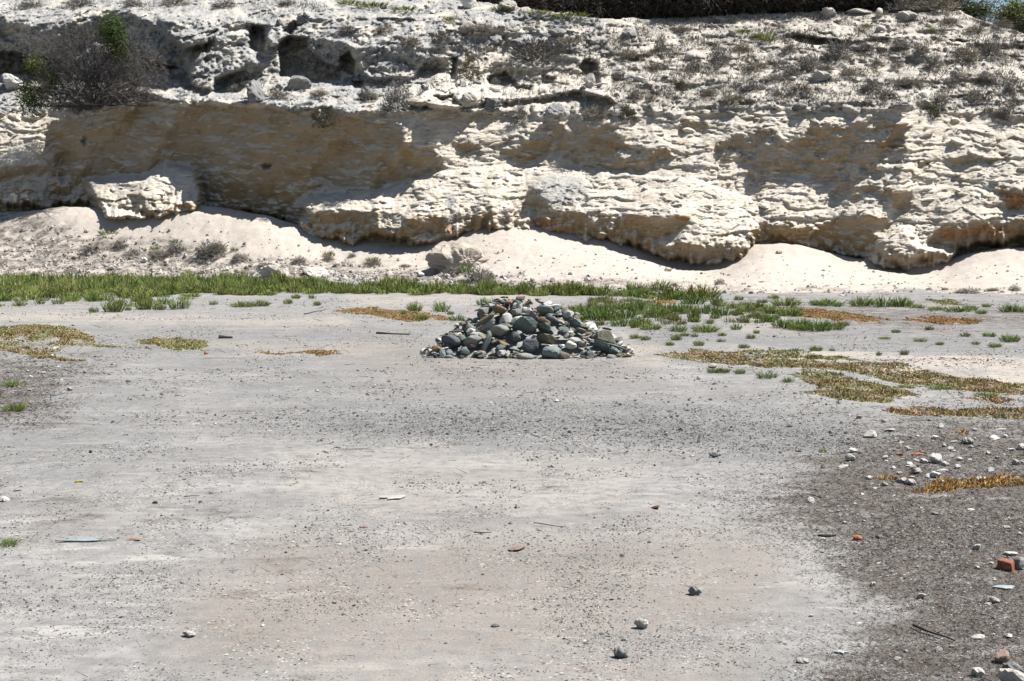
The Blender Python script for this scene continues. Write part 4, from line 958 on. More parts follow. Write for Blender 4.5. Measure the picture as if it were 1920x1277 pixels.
for k in range(24):
    px = rl.uniform(430, 1150); py = rl.uniform(150, 208) if rl.random() < .6 else rl.uniform(8, 60)
    p = cliff_at(px, py); w = rl.uniform(9, 22)
    put_rock('rock', p, w / ppm(p), rl.choice(['lump', 'block', 'big']), rl.choice([ST_CRUST, ST_LIME, ST_CRUST, ST_WHITE]), 'loose grey-white stone on the ledges of the weathered upper wall', 'rock', 'stones on the upper ledges', r=rl, squash=rl.uniform(.7, 1.2))
for k in range(26):
    px = rl.uniform(0, 1150); f = float(sand_foot_py(px)); py = f - rl.uniform(1, 26) * (1 if px < 600 else .6)
    p = surf(px, py); w = rl.choice([6, 7, 8, 10, 12])
    put_rock('rock', p, w / ppm(p), rl.choice(['lump', 'block', 'round']), rl.choice([ST_WHITE, ST_LIME, ST_WHITE]), 'white stone in the rubble between the sand bank and the green band', 'rock', 'stones in the rubble strip', r=rl, squash=rl.uniform(.7, 1))
for k in range(46):
    px = rl.uniform(1480, 1915); py = rl.uniform(930, 1275)
    if px < 1500 + (py - 930) * .7 and py < 1150: continue
    p = gnd(np.array(px), np.array(py)); w = rl.choice([6, 7, 8, 9, 11, 14])
    put_rock('rock', p, w / ppm(p), rl.choice(['lump', 'flat', 'round']), rl.choice([ST_WHITE, ST_WHITE, ST_LIME, ST_GREY]), 'small pale stone scattered on the dark brown soil', 'rock', 'stones on the brown soil', r=rl, squash=rl.uniform(.6, 1))
for k in range(14):
    px = rl.uniform(0, 170); py = rl.uniform(652, 740)
    p = gnd(np.array(px), np.array(py)); w = rl.choice([6, 7, 9, 12])
    put_rock('rock', p, w / ppm(p), rl.choice(['lump', 'flat']), rl.choice([ST_WHITE, ST_LIME]), 'pale stone on the grey-brown soil by the ochre mat', 'rock', 'stones by the ochre mat', r=rl, squash=rl.uniform(.6, 1))

# ================================================================== LOOSE GRIT: pebbles too many to count
def grit(name, n, ymin_px, ymax_px, size_px, weights, label, seed, xr=(-60, 1980)):
    r = np.random.default_rng(seed); px = r.uniform(*xr, n * 3); py = r.uniform(ymin_px, ymax_px, n * 3)
    p = gnd(px, py); w = weights(px, py, p); keep = r.uniform(0, 1, n * 3) < w
    p = p[keep][:n]; py = py[keep][:n]; px = px[keep][:n]; n = len(p)
    sc = FPX / p[:, 1]
    size = np.exp(r.normal(0, .45, n)) * size_px / sc; size = np.clip(size, .004, .09)
    b = np.array([[1, 0, 0], [0, 1, 0], [-1, 0, 0], [0, -1, 0], [0, 0, .8], [0, 0, -.8]], float)
    V = b[None] * (1 + r.normal(0, .28, (n, 6, 1))); V *= r.uniform([.6, .5, .35], [1.2, 1, .8], (n, 1, 3)); a = r.uniform(0, 6.28, n)
    x = V[..., 0] * np.cos(a)[:, None] - V[..., 1] * np.sin(a)[:, None]; y = V[..., 0] * np.sin(a)[:, None] + V[..., 1] * np.cos(a)[:, None]
    V = np.stack([x, y, V[..., 2]], -1) * (size / 2)[:, None, None] + p[:, None]; V[..., 2] += (size * .12)[:, None]
    f = np.array([[0, 1, 4], [1, 2, 4], [2, 3, 4], [3, 0, 4], [1, 0, 5], [2, 1, 5], [3, 2, 5], [0, 3, 5]])
    Fc = ((np.arange(n) * 6)[:, None, None] + f[None]).reshape(-1, 3)
    pal = np.array([(.30, .29, .275), (.47, .45, .42), (.10, .105, .11), (.16, .165, .165), (.055, .055, .06), (.22, .17, .13), (.58, .55, .51), (.33, .14, .08), (.20, .22, .215)])
    pr = np.array([.22, .24, .12, .12, .06, .08, .13, .012, .05]); pr /= pr.sum()
    band = np.clip(pmask(px, py, [(560, 790), (700, 772), (900, 762), (1150, 770), (1350, 768), (1520, 790), (1640, 830), (1500, 846), (1300, 832), (1050, 826), (850, 818), (680, 814)], 26), 0, 1)
    kk = r.choice(len(pal), n, p=pr); swap = (r.uniform(size=n) < band * .75) & np.isin(kk, [0, 1, 6]); kk = np.where(swap, r.choice([2, 3, 8, 4], n), kk)
    c = pal[kk] * r.uniform(.8, 1.2, (n, 1))
    return tag(link(name, mesh_np(name, V.reshape(-1, 3), Fc, np.repeat(c, 6, 0)), MAT_GRIT), label, kind='stuff')
def w_gravel(px, py, p):
    n = fbm(p[:, 0] / 1.1, p[:, 1] / 1.6, 4, 131); b = sstep(-.15, .45, n) * .8 + .05
    b = b + .8 * pmask(px + 50 * n, py + 20 * n, [(560, 790), (700, 770), (900, 760), (1350, 766), (1640, 800), (1760, 830), (1600, 870), (1300, 850), (1050, 828), (680, 816)], 30)
    b = b - .5 * pmask(px, py, [(480, 850), (900, 840), (1150, 870), (1080, 960), (700, 960)], 60) * sstep(.3, -.3, n)
    return np.clip(b, 0, 1)
grit('gravel', 75000, 690, 1290, 2.7, w_gravel, 'mixed grey and white gravel strewn over the quarry floor', 21)
grit('grit', 16000, 560, 700, 2.2, lambda px, py, p: sstep(-.2, .4, fbm(p[:, 0] / 1.5, p[:, 1] / 2.5, 4, 132)), 'grey grit over the far floor around the cairn', 22)
def rubble_bits():
    r = np.random.default_rng(8); n = 5200; px = r.uniform(-40, 1960, n); t = r.uniform(0, 1, n) ** 1.5
    j = np.clip(((px - SGX[0]) / 4).astype(int), 0, len(SGX) - 1); i = np.clip((t * 50).astype(int), 0, 55)
    keep = r.uniform(size=n) < rubble[i, j] * .95 * (1 - .7 * sstep(1100, 1400, px))
    i, j = i[keep], j[keep]; n = len(i); p = np.stack([SXX[i, j] + r.uniform(-.06, .06, n), SY[i, j], SZ[i, j]], 1)
    size = np.minimum(np.exp(r.normal(-2.35, .5, n)), .24); P, Fc = ICO[0]
    V = P[None] * (1 + r.normal(0, .2, (n, 12, 1))) * r.uniform(.6, 1.1, (n, 1, 3)) * (size * .6)[:, None, None] + p[:, None]
    c = np.array([(.58, .55, .51), (.42, .40, .37), (.24, .21, .18)])[r.choice(3, n, p=[.5, .3, .2])]
    return mesh_np('rubble', V.reshape(-1, 3), ((np.arange(n) * 12)[:, None, None] + Fc[None]).reshape(-1, 3), np.repeat(c, 12, 0))
def clods():
    r = np.random.default_rng(18); n = 1600; px = r.uniform(-40, 1960, n); i = np.clip((r.uniform(0, 1, n) ** 1.6 * 52).astype(int), 0, 54); j = np.clip(((px - SGX[0]) / 4).astype(int), 0, len(SGX) - 1)
    p = np.stack([SXX[i, j], SY[i, j], SZ[i, j]], 1) + r.normal(0, .07, (n, 3)) * (1, 1, 0); size = np.minimum(np.exp(r.normal(-2.9, .6, n)), .13); P, Fc = ICO[0]
    V = P[None] * (1 + r.normal(0, .2, (n, 12, 1))) * r.uniform(.6, 1.1, (n, 1, 3)) * (size * .6)[:, None, None] + p[:, None]
    c = np.array([(.56, .48, .40), (.60, .55, .48), (.30, .26, .22)])[r.choice(3, n, p=[.45, .35, .2])]
    return mesh_np('sand_clods', V.reshape(-1, 3), ((np.arange(n) * 12)[:, None, None] + Fc[None]).reshape(-1, 3), np.repeat(c, 12, 0))
tag(link('sand_clods', clods(), MAT_GRIT), 'small clods and stones strewn over the sand bank', kind='stuff')
tag(link('rubble', rubble_bits(), MAT_GRIT), 'white and brown stone rubble along the foot of the sand bank', kind='stuff')
def slope_bits():
    r = np.random.default_rng(9); n = 6500; px = r.uniform(-40, 1960, n); py = r.uniform(-10, 212, n)
    k = fbm(px / 60, py / 25, 3, 133); keep = r.uniform(size=n) < np.clip(.25 + .5 * sstep(900, 1300, px) + k, 0, 1)
    keep &= ~((px < 800) & (py > 20) & (py < 150)); keep &= py > np.interp(px, GX, RIM) + 3
    px, py = px[keep], py[keep]; p = cliff_at(px, py); n = len(p)
    size = np.minimum(np.exp(r.normal(-2.2, .5, n)), .28); P, Fc = ICO[0]
    V = P[None] * (1 + r.normal(0, .2, (n, 12, 1))) * r.uniform(.6, 1.1, (n, 1, 3)) * (size * .6)[:, None, None] + p[:, None]
    c = np.array([(.56, .53, .49), (.38, .37, .35), (.22, .21, .20)])[r.choice(3, n, p=[.45, .35, .2])]
    return mesh_np('scree', V.reshape(-1, 3), ((np.arange(n) * 12)[:, None, None] + Fc[None]).reshape(-1, 3), np.repeat(c, 12, 0))
tag(link('scree', slope_bits(), MAT_GRIT), 'small grey-white stones strewn over the upper slope', kind='stuff')

# ================================================================== BROKEN ROCK ON THE FACE
def face_blocks():
    r = np.random.default_rng(27); n = 9000; px = r.uniform(-60, 1980, n); py = r.uniform(20, 470, n)
    i = np.clip(((py - GY[0]) / STY).astype(int), 0, len(GY) - 1); j = np.clip(((px - GX[0]) / STX).astype(int), 0, len(GX) - 1)
    w = pale[i, j] * (.35 + .65 * (fbm(px / 50, py / 22, 3, 160) > -.05)) + .10 * (ffs * Mshade)[i, j] + upl[i, j] * (.42 - .25 * wr[i, j]) * (fbm(px / 40, py / 25, 3, 161) > -.1)
    keep = (r.uniform(size=n) < w * .42) & (py < LIP[0, j] - 8) & (py > RIM[j] + 8); i, j = i[keep], j[keep]; n = len(i)
    p = CL[i, j]; size = np.minimum(np.exp(r.normal(-1.55, .55, n)), .75); fl = np.where(ffs[i, j] > .5, r.uniform(.22, .5, n), r.uniform(.4, .9, n))
    tmpl = [rock_verts(5000 + k, sub=1, planes=9, dims=(1, 1, 1), rough=.08) for k in range(12)]; T_ = np.stack([t[0] for t in tmpl])[r.integers(0, 12, n)]
    a = r.normal(0, .5, n); V = T_ * np.stack([size * r.uniform(.9, 1.5, n), size * .8, size * fl], 1)[:, None]
    x = V[..., 0] * np.cos(a)[:, None] - V[..., 1] * np.sin(a)[:, None]; y = V[..., 0] * np.sin(a)[:, None] + V[..., 1] * np.cos(a)[:, None]
    t = r.normal(0, .16, n)[:, None]; z = V[..., 2] + x * t
    V = np.stack([x, y, z], -1) + (p + np.stack([0 * size, size * .12, 0 * size], 1))[:, None]
    k = V.shape[1]; Fc = ((np.arange(n) * k)[:, None, None] + tmpl[0][1][None]).reshape(-1, 3); rp = lambda q: np.repeat(q[i, j], k)
    return mesh_np('rock_fragments', V.reshape(-1, 3), Fc, attrs={'weather': rp(weather), 'ochre': rp(ochre) * .8, 'rust': rp(rust) * 0, 'soil': rp(soil) * 0})
tag(link('rock_fragments', face_blocks(), MAT_CLIFF), 'broken plates and blocks of limestone jutting from the cliff', kind='stuff')
# ================================================================== DEAD TWIGS AND LITTER ON THE SOIL
def litter(name, n, seed, wfun, col, L, label, rad=.0018, yr=(560, 1290)):
    r = np.random.default_rng(seed); px = r.uniform(-40, 1960, n * 4); py = r.uniform(*yr, n * 4); p = gnd(px, py)
    keep = r.uniform(size=n * 4) < wfun(px, py, p); p = p[keep][:n]; n = len(p)
    a = r.uniform(0, 6.28, n); l = r.uniform(.4, 1.3, n) * L * np.clip(p[:, 1] / 12, .7, 2.4)
    d = np.stack([np.cos(a), np.sin(a), r.uniform(0, .55, n)], 1) * l[:, None]
    w = rad * np.clip(p[:, 1] / 9, .8, 4)
    p = p + (0, 0, .004)
    V, Fc, C = tubes(p, p + d, w, w * .5, mul(col, n, r, .35))
    return tag(link(name, mesh_np(name, V, Fc, C), MAT_DRY), label, kind='stuff')
def w_soil(px, py, p):
    n = fbm(p[:, 0] / .9, p[:, 1] / 1.2, 4, 141); x = px + 60 * n; y = py + 25 * n
    return np.maximum(pmask(x, y, [(2300, 790), (1780, 792), (1640, 820), (1530, 870), (1450, 920), (1400, 965), (1520, 1010), (1570, 1060), (1640, 1105), (1730, 1150), (1640, 1200), (1540, 1250), (1500, 1300), (2600, 1600)], 100),
                      .8 * pmask(x, y, [(-300, 650), (60, 668), (200, 690), (110, 725), (130, 780), (20, 800), (-300, 800)], 30))
litter('dead_stalks', 34000, 31, w_soil, (.125, .108, .096), .036, 'short dead grey-brown stalks matting the brown soil')
litter('twig_litter', 1500, 32, lambda px, py, p: .06 + .5 * sstep(.05, .5, fbm(p[:, 0] / 1.3, p[:, 1] / 1.0, 3, 142)), (.11, .085, .065), .075, 'thin dark twigs lying over the pale gravel', rad=.0016)
def stick(px0, py0, px1, py1, r0, mat, label, cat, bend=.03, name='stick', lift=.02):
    a = gnd(np.array(float(px0)), np.array(float(py0))) + (0, 0, lift); b = gnd(np.array(float(px1)), np.array(float(py1))) + (0, 0, lift * .6)
    t = np.linspace(0, 1, 7)[:, None]; P = a + (b - a) * t; L = np.linalg.norm(b - a)
    P = P + np.sin(t * 5 + px0) * bend * L * np.array([[.3, .5, .25]]) * (t * (1 - t) * 4)
    rr = np.interp(np.arange(7), [0, 6], [r0, r0 * .55])
    V, Fc, C = tubes(P[:-1], P[1:], rr[:-1], rr[1:], np.tile((.07, .06, .055), (6, 1)), sides=6)
    return tag(link(name, mesh_np(name, V, Fc, C, True), mat), label, cat)
stick(706, 626, 768, 628, .028, MAT_DRY, 'thin black stick lying on the flat beside the cairn', 'stick')
stick(410, 634, 436, 634, .05, MAT_DRY, 'short charred log with a dry tuft on the grey flat', 'log')
stick(1712, 1178, 1790, 1205, .008, MAT_DRY, 'long dark twig half buried in the brown soil', 'twig')
stick(1000, 985, 1060, 991, .004, MAT_DRY, 'slim dark stick lying on the pale gravel', 'stick')
stick(888, 1003, 922, 1001, .005, MAT_DRY, 'reddish-brown splinter lying on the gravel', 'splinter')
stick(345, 935, 374, 932, .005, MAT_DRY, 'grey weathered stick by the dark slate chip', 'stick')
stick(1150, 507, 1200, 520, .03, MAT_DRY, 'dead branch on the lower edge of the sand', 'branch', lift=.35)
stick(570, 590, 605, 583, .014, MAT_DRY, 'dry stalk on the flat behind the grass tufts', 'stalk')
# flat litter
def sheet(name, px, py, w, h, mat_c, label, cat, seed, rotz=0.0, thick=.006):
    r = np.random.default_rng(seed); p = gnd(np.array(float(px)), np.array(float(py))); W = w / ppm(p); n = 14
    a = np.linspace(0, 2 * np.pi, n, endpoint=False); rad = 1 + r.normal(0, .26, n)
    x = np.cos(a) * rad * W / 2; y = np.sin(a) * rad * W / 2 * h
    z = .008 + .008 * W * np.sin(3 * a + seed) + .004
    V = np.concatenate([np.stack([x, y, z], 1), np.stack([x, y, z - thick], 1), [[0, 0, .012 * W + .012]], [[0, 0, .012 * W + .012 - thick]]])
    k = np.arange(n); k2 = (k + 1) % n
    F3 = np.concatenate([np.stack([k, k2, np.full(n, 2 * n)], 1), np.stack([k2 + n, k + n, np.full(n, 2 * n + 1)], 1)]); F4 = np.stack([k, k + n, k2 + n, k2], 1)
    m_ = NT(name); nn = m_.noise(m_.pos(obj=True), 12.0, 4); mt = m_.color(m_.mix(m_.ramp(nn, .4, .65), mat_c, tuple(min(1, c * 1.25) for c in mat_c)))
    o = link(name, mesh_np(name, V, [F3, F4]), mt, loc=p, rot=(0, 0, rotz)); return tag(o, label, cat)
sheet('plastic_sheet', 160, 1013, 82, .4, (.30, .345, .355), 'light blue-grey plastic sheet lying flat on the gravel', 'sheet', 3, -.15)
sheet('paper_scrap', 148, 904, 13, .8, (.42, .33, .05), 'small crumpled yellow scrap on the pale gravel', 'scrap', 5, thick=.02)
sheet('plastic_scrap', 1885, 1103, 36, .8, (.40, .43, .46), 'pale blue plastic scrap on the soil below the red brick', 'scrap', 7)
sheet('plastic_scrap', 1575, 1225, 20, .8, (.45, .48, .50), 'whitish plastic scrap at the ragged soil edge', 'scrap', 9)
sheet('chalk_patch', 735, 934, 44, .8, (.46, .445, .42), 'flaked off-white chalky slab level with the gravel', 'slab', 11, thick=.003)
sheet('rubber_scrap', 1550, 1006, 24, .5, (.03, .03, .032), 'flat black rubber scrap beside the standing tile shard', 'scrap', 13, thick=.02)
# ================================================================== GREEN SALTBUSH
CLD = [clump_data(200 + k, n=110 if k < 4 else 80, thick=.012, green=[(0.44, 0.56, 0.17), (0.48, 0.58, 0.19), (0.39, 0.55, 0.17), (0.52, 0.58, 0.21), (0.34, 0.50, 0.15), (0.43, 0.56, 0.18)][k], flat=.75) for k in range(6)]
CLM = [mesh_of('saltbush', d) for d in CLD]
rg = random.Random(3)
def clump(px, py, w, h, label, group, v=None, name='saltbush', pos=None):
    w = w * 1.22; h = h * 1.08
    p = surf(px, py) if pos is None else pos; s = 1 / ppm(p)
    me = CLM[rg.randrange(6) if v is None else v]
    if not me.materials: me.materials.append(MAT_GREEN)
    o = link(name, me, None, loc=p, rot=(0, 0, rg.uniform(0, 6.28)), scale=(w * s * 1.0, w * s * 1.0, h * s / .78))
    return tag(o, label, 'shrub', group)
def near_label(px, py, w, h, what, marks, order=('broad', 'tall', 'small', '')):
    """say which one it is by its shape and the landmark nearest to it"""
    sh = 'broad' if w > 2.1 * h and w > 30 else 'tall' if h > 24 else 'small' if w < 24 else 'middling'
    nm, mx, my = min(marks, key=lambda m_: math.hypot((m_[1] - px), 3 * (m_[2] - py)))
    rel = 'behind' if my - py > 10 else 'in front of' if py - my > 10 else 'beside'
    return f'{sh} {what} {rel} {nm}'
FLOOR_MARKS = [('the cairn', 990, 640), ('the wide dark green cushion', 1322, 622), ('the long green band end', 1180, 550), ('the start of the longest ochre mat', 1290, 665), ('the long reddish mat', 1500, 590), ('the close pair of saltbushes', 1655, 575), ('the dark saltbush at the frame edge', 1893, 641),
               ('the bright sand streak', 1650, 690), ('the ochre-yellow mat', 1600, 735), ('the far reddish mat', 1770, 600), ('the tallest tuft of the band front', 214, 585), ('the twin low tufts', 470, 576), ('the starry tuft', 778, 584), ('the reddish mat by the cairn', 720, 590), ('the pair of green cushions before the ochre mat', 1348, 698)]
SLOPE_MARKS = [('the layered outcrop', 1540, 75), ('the pale lump on the slope', 1540, 150), ('the twin grey capstones', 1520, 206), ('the pointed cream stone', 1723, 98), ('the dark thicket', 1600, 22), ('the thin capstone', 1686, 203), ('the yellow-green rim bush', 1746, 222), ('the big trailing grey bush', 1888, 224),
               ('the olive bush', 1278, 166), ('the slanted white slab', 1200, 152), ('the dark green rim bush', 1175, 224), ('the white scarp hollows', 1040, 140), ('the tall narrow grey bush', 1240, 98), ('the yellow-green bush by the sky', 1908, 50), ('the green grass tufts', 1425, 76), ('the spreading dead bush', 1000, 112),
               ('the huge half-dead bush', 170, 150), ('the largest cave', 580, 120), ('the tall grey boulder', 478, 190), ('the low grey boulder at the edge', 565, 207), ('the slanting cream slab', 870, 62), ('the leafy bush in the scarp notch', 878, 148), ('the hanging white boulder mass', 340, 50)]
BANK_MARKS = [('the bright white block', 270, 492), ('the layered buttress', 270, 400), ('the big cream boulder', 860, 500), ('the slab-sided rock', 508, 519), ('the dark-hollowed rock', 590, 517), ('the white cobble', 632, 497), ('the upright white stone', 676, 524), ('the rubble at the frame edge', 60, 470), ('the pale rock above the band', 376, 513)]
named = [
    (214, 585, 36, 36, 'tall green saltbush tuft jutting out of the front of the green band'), (278, 580, 42, 26, 'spreading saltbush tuft by a white gravel gap at the band front'),
    (335, 580, 36, 30, 'round saltbush tuft standing clear of the band front'), (175, 586, 17, 15, 'lone small green tuft below the long green band'),
    (455, 576, 40, 16, 'low dark green tuft on the flat, twin of the yellower one next to it'), (488, 574, 34, 15, 'yellow-green tuft touching a low dark green one on the flat'),
    (778, 584, 26, 22, 'starry green tuft on the white flat beyond the cairn'), (828, 584, 28, 26, 'upright green tuft on the white flat close to the cairn'),
    (857, 601, 28, 16, 'small green tuft touching the cairn edge'), (20, 725, 36, 18, 'bright green cushion on soil, upper of the pair at the frame edge'),
    (28, 770, 40, 20, 'bright green cushion on soil, lower of the pair at the frame edge'), (1437, 709, 36, 17, 'broad green tuft in front of the ochre mat'),
    (1388, 701, 18, 13, 'small dark tuft between two green cushions before the ochre mat'), (1322, 622, 44, 19, 'wide dark green cushion on the stony flat'),
    (1655, 575, 38, 26, 'tall rounded saltbush at the grey soil edge, one of a close pair'), (1615, 574, 40, 24, 'dense saltbush with a gap before the close pair'),
    (1893, 641, 32, 20, 'dark green saltbush on the flat near the frame edge'), (15, 1022, 46, 16, 'flat grassy tuft on the foreground gravel'),
]
for px, py, w, h, lab in named: clump(px, py, w, h, lab, None)
tufts = [(240, 582, 12, 10), (303, 581, 16, 15), (400, 572, 15, 12), (540, 570, 16, 14), (595, 573, 13, 12), (555, 560, 16, 12), (585, 560, 14, 12), (756, 590, 15, 11), (790, 600, 26, 16), (845, 590, 12, 10), (922, 577, 34, 22), (905, 572, 22, 18)]
for t in tufts: clump(*t, near_label(*t, 'green saltbush tuft', FLOOR_MARKS), 'tufts left of the cairn')
near = [(1195, 585, 34, 30), (1225, 595, 40, 32), (1262, 600, 18, 18), (1300, 600, 22, 36), (1355, 592, 26, 22), (1380, 590, 18, 17), (1420, 598, 18, 17), (1330, 607, 20, 12), (1380, 618, 19, 15), (1220, 618, 36, 17), (1270, 622, 32, 17), (1190, 615, 16, 19), (1190, 635, 18, 13),
        (1210, 638, 18, 12), (1268, 638, 19, 17), (1284, 630, 16, 9), (1302, 632, 13, 11), (1354, 630, 15, 9), (1407, 635, 16, 11), (1418, 625, 11, 9), (1256, 648, 15, 11), (1310, 648, 18, 13), (1352, 641, 16, 8), (1395, 653, 19, 11), (1470, 615, 44, 25), (1500, 618, 44, 28), (1530, 620, 54, 27),
        (1560, 618, 44, 20), (1582, 611, 22, 13), (1165, 612, 40, 24), (1110, 600, 40, 30), (1140, 600, 44, 32), (1170, 597, 44, 30), (1090, 590, 34, 26), (1130, 585, 40, 22), (1160, 580, 36, 20), (1200, 608, 30, 20), (1110, 618, 26, 16), (1245, 585, 40, 22), (1280, 585, 40, 24), (1320, 588, 36, 24), (1400, 585, 40, 18), (1445, 588, 40, 20), (1480, 592, 44, 20), (1440, 604, 26, 18)]
for t in near: clump(*t, near_label(*t, 'green saltbush tuft', FLOOR_MARKS), 'tufts right of the cairn')
back = [(1190, 550, 34, 30), (1205, 558, 26, 22), (1235, 548, 40, 30), (1262, 562, 44, 22), (1315, 562, 64, 36), (1300, 570, 40, 24), (1345, 573, 22, 24), (1385, 563, 16, 12), (1430, 568, 18, 10), (1474, 573, 50, 20), (1400, 577, 34, 16), (1550, 573, 44, 18), (1530, 572, 24, 14), (1570, 575, 28, 12), (1690, 575, 38, 24), (1722, 578, 24, 12), (1755, 582, 32, 10),
        (1795, 585, 44, 16), (1820, 582, 22, 14), (1840, 588, 20, 10), (1850, 576, 16, 10), (1895, 585, 38, 20), (1918, 585, 30, 16), (1450, 560, 20, 10)]
for t in back: clump(*t, near_label(*t, 'green saltbush', FLOOR_MARKS), 'saltbush row under the sand bank')
far = [(1680, 624, 15, 9), (1742, 619, 16, 11), (1810, 631, 18, 11), (1855, 631, 22, 11), (1658, 636, 22, 7), (1725, 641, 22, 9), (1762, 647, 14, 9), (1830, 646, 14, 9), (1865, 651, 22, 11), (1493, 661, 16, 11), (1530, 663, 22, 13), (1560, 662, 10, 9), (1648, 669, 9, 11), (1695, 668, 15, 13), (1340, 698, 28, 11), (1355, 699, 26, 13), (1478, 717, 22, 13), (1700, 728, 30, 10), (1760, 730, 40, 10), (1850, 742, 40, 8), (1543, 848, 14, 8)]
for t in far: clump(*t, near_label(*t, 'dark green tuft', FLOOR_MARKS), 'tufts over the right flat')
slope_green = [(1440, 78, 28, 20), (1422, 72, 22, 14), (1390, 62, 40, 10), (1625, 52, 20, 11), (1745, 60, 18, 13), (1572, 82, 22, 7), (700, 14, 60, 12), (655, 8, 40, 10), (760, 20, 50, 9), (842, 40, 24, 13), (1010, 28, 50, 10), (1070, 32, 60, 10), (940, 20, 40, 10)]
for t in slope_green: clump(*t, near_label(*t, 'yellow-green grass tuft', SLOPE_MARKS), 'green tufts on the upper slope', v=3, name='grass_tuft')
# the long green band reads as one mass
def band():
    r = np.random.default_rng(40); S = []; O = []; Rz = []; Tn = []; Pk = []
    n = 0
    small = [clump_data(260 + k, n=40, green=[(0.42, 0.51, 0.15), (0.47, 0.53, 0.17), (0.38, 0.51, 0.15), (0.51, 0.53, 0.20)][k], flat=.75, thick=.017) for k in range(4)]
    while n < 1150:
        px = r.uniform(-70, 1300); py0 = lin(px, [(-70, 524), (0, 524), (200, 526), (500, 534), (700, 541), (900, 545), (1300, 556)]); py1 = lin(px, [(-70, 584), (0, 580), (100, 570), (200, 578), (330, 572), (360, 558), (600, 553), (1100, 556), (1300, 566)])
        if px > 1080 and r.uniform() < .8: continue
        py = r.uniform(0, 1) ** 1.0 * (py1 - py0) + py0
        e = (py - py0) / (py1 - py0)
        if e > .62 and fbm(np.array(px / 22), np.array(py / 8), 2, 150) < -.05 + (e - .62) * .9: continue
        p = gnd(np.array(px), np.array(py)); s = 1 / ppm(p); tall = .75 + .9 * sstep(-.3, .4, fbm(np.array(px / 40), np.array(py / 10), 3, 152))
        if fbm(np.array(px / 30 + 9), np.array(py / 9), 3, 153) < -.28: continue
        w = r.uniform(22, 42) * s; h = r.uniform(11, 22) * tall * s * (1 if e < .8 else .8)
        S.append((w, w, h / .75)); O.append(p); Rz.append(r.uniform(0, 6.28)); Tn.append(np.array([1, 1, 1.]) * r.uniform(.8, 1.25)); Pk.append(r.integers(0, 4)); n += 1
    return place(small, np.array(S), O, Rz, Tn, Pk)
tag(link('green_saltbush_band', mesh_of('green_saltbush_band', band()), MAT_GREEN), 'long band of green saltbush across the quarry floor before the sand', kind='stuff')
def patch():
    r = np.random.default_rng(44); S = []; O = []; Rz = []; Tn = []; Pk = []
    small = [clump_data(280 + k, n=30, green=[(0.42, 0.53, 0.16), (0.48, 0.53, 0.18), (0.50, 0.50, 0.20)][k], flat=.7, thick=.017, dry=.25) for k in range(3)]
    for _ in range(620):
        px = r.uniform(1060, 1500); py = r.uniform(560, 614)
        if py < np.interp(px, [1060, 1500], [560, 578]) or py > np.interp(px, [1060, 1200, 1500], [622, 612, 606]): continue
        if fbm(np.array(px / 46), np.array(py / 10), 3, 155) < .06: continue
        p = gnd(np.array(px), np.array(py)); s = 1 / ppm(p); w = r.uniform(12, 30) * s; h = r.uniform(8, 20) * s
        S.append((w, w, h / .72)); O.append(p); Rz.append(r.uniform(0, 6.28)); Tn.append(np.array([1, 1, 1.]) * r.uniform(.75, 1.2)); Pk.append(r.integers(0, 3))
    return place(small, np.array(S), O, Rz, Tn, Pk)
tag(link('low_green_growth', mesh_of('low_green_growth', patch()), MAT_GREEN), 'thin green growth joining the saltbush tufts beyond the cairn', kind='stuff')
# ================================================================== LOW OCHRE MATS
def mat_patch(polys, dens, cols, seed, label, h=.042):
    r = np.random.default_rng(seed); P = []
    for poly in polys:
        poly = np.array(poly, float); lo, hi = poly.min(0) - 12, poly.max(0) + 6
        c0 = at_ground(lo[0], lo[1]); c1 = at_ground(hi[0], hi[1]); area = abs((hi[0] - lo[0]) / FPX * (c0[1] + c1[1]) / 2 * (c0[1] - c1[1]))
        n = int(min(area * dens * 2.6, 60000))
        px = r.uniform(lo[0], hi[0], n); py = r.uniform(lo[1], hi[1], n); q = at_ground(px, py)
        nn = fbm(q[:, 0] / .5, q[:, 1] / .9, 4, seed % 40)
        keep = pmask(px + 34 * nn, py + 9 * nn, poly, 3) > r.uniform(.3, .7, n)
        P.append(gnd(px[keep], py[keep]))
    p = np.concatenate(P); n = len(p)
    hh = h * (.55 + .6 * sstep(-.3, .4, fbm(p[:, 0] / .35, p[:, 1] / .5, 3, seed % 30)))
    d = np.stack([r.normal(0, .95, n), r.normal(0, .95, n), np.ones(n)], 1)
    t = fbm(p[:, 0] / .9, p[:, 1] / 1.2, 3, seed % 37) + r.normal(0, .35, n)
    cols = np.array(cols); k = np.clip(((t + .75) / 1.5 * len(cols)).astype(int), 0, len(cols) - 1)
    V, Fc, C = spikes(p - (0, 0, .01), d, hh * r.uniform(.7, 1.6, n), np.clip(.017 * p[:, 1] / 18, .010, .034), cols[k] * np.exp(r.normal(0, .28, (n, 1))))
    tag(link('succulent_mat', mesh_np('succulent_mat', V, Fc, C), MAT_MAT), label, kind='stuff')
OCH = [(.42, .27, .13), (.47, .33, .16), (.45, .37, .17), (.37, .345, .15), (.29, .32, .135)]
RED = [(.43, .21, .10), (.50, .27, .12), (.52, .34, .15), (.42, .31, .14)]
GOLD = [(.62, .38, .13), (.66, .44, .16), (.56, .34, .12)]
mat_patch([[(1240, 668), (1300, 656), (1380, 664), (1480, 674), (1560, 679), (1640, 690), (1760, 705), (1930, 724), (1930, 746), (1800, 732), (1700, 722), (1620, 705), (1500, 692), (1400, 685), (1300, 680)]], 620, OCH, 51, 'longest ochre-green succulent mat running right from the cairn')
mat_patch([[(1480, 702), (1540, 697), (1620, 715), (1690, 730), (1722, 744), (1660, 756), (1580, 752), (1490, 738), (1530, 725)]], 620, OCH, 52, 'ochre-yellow succulent mat just below the long mat')
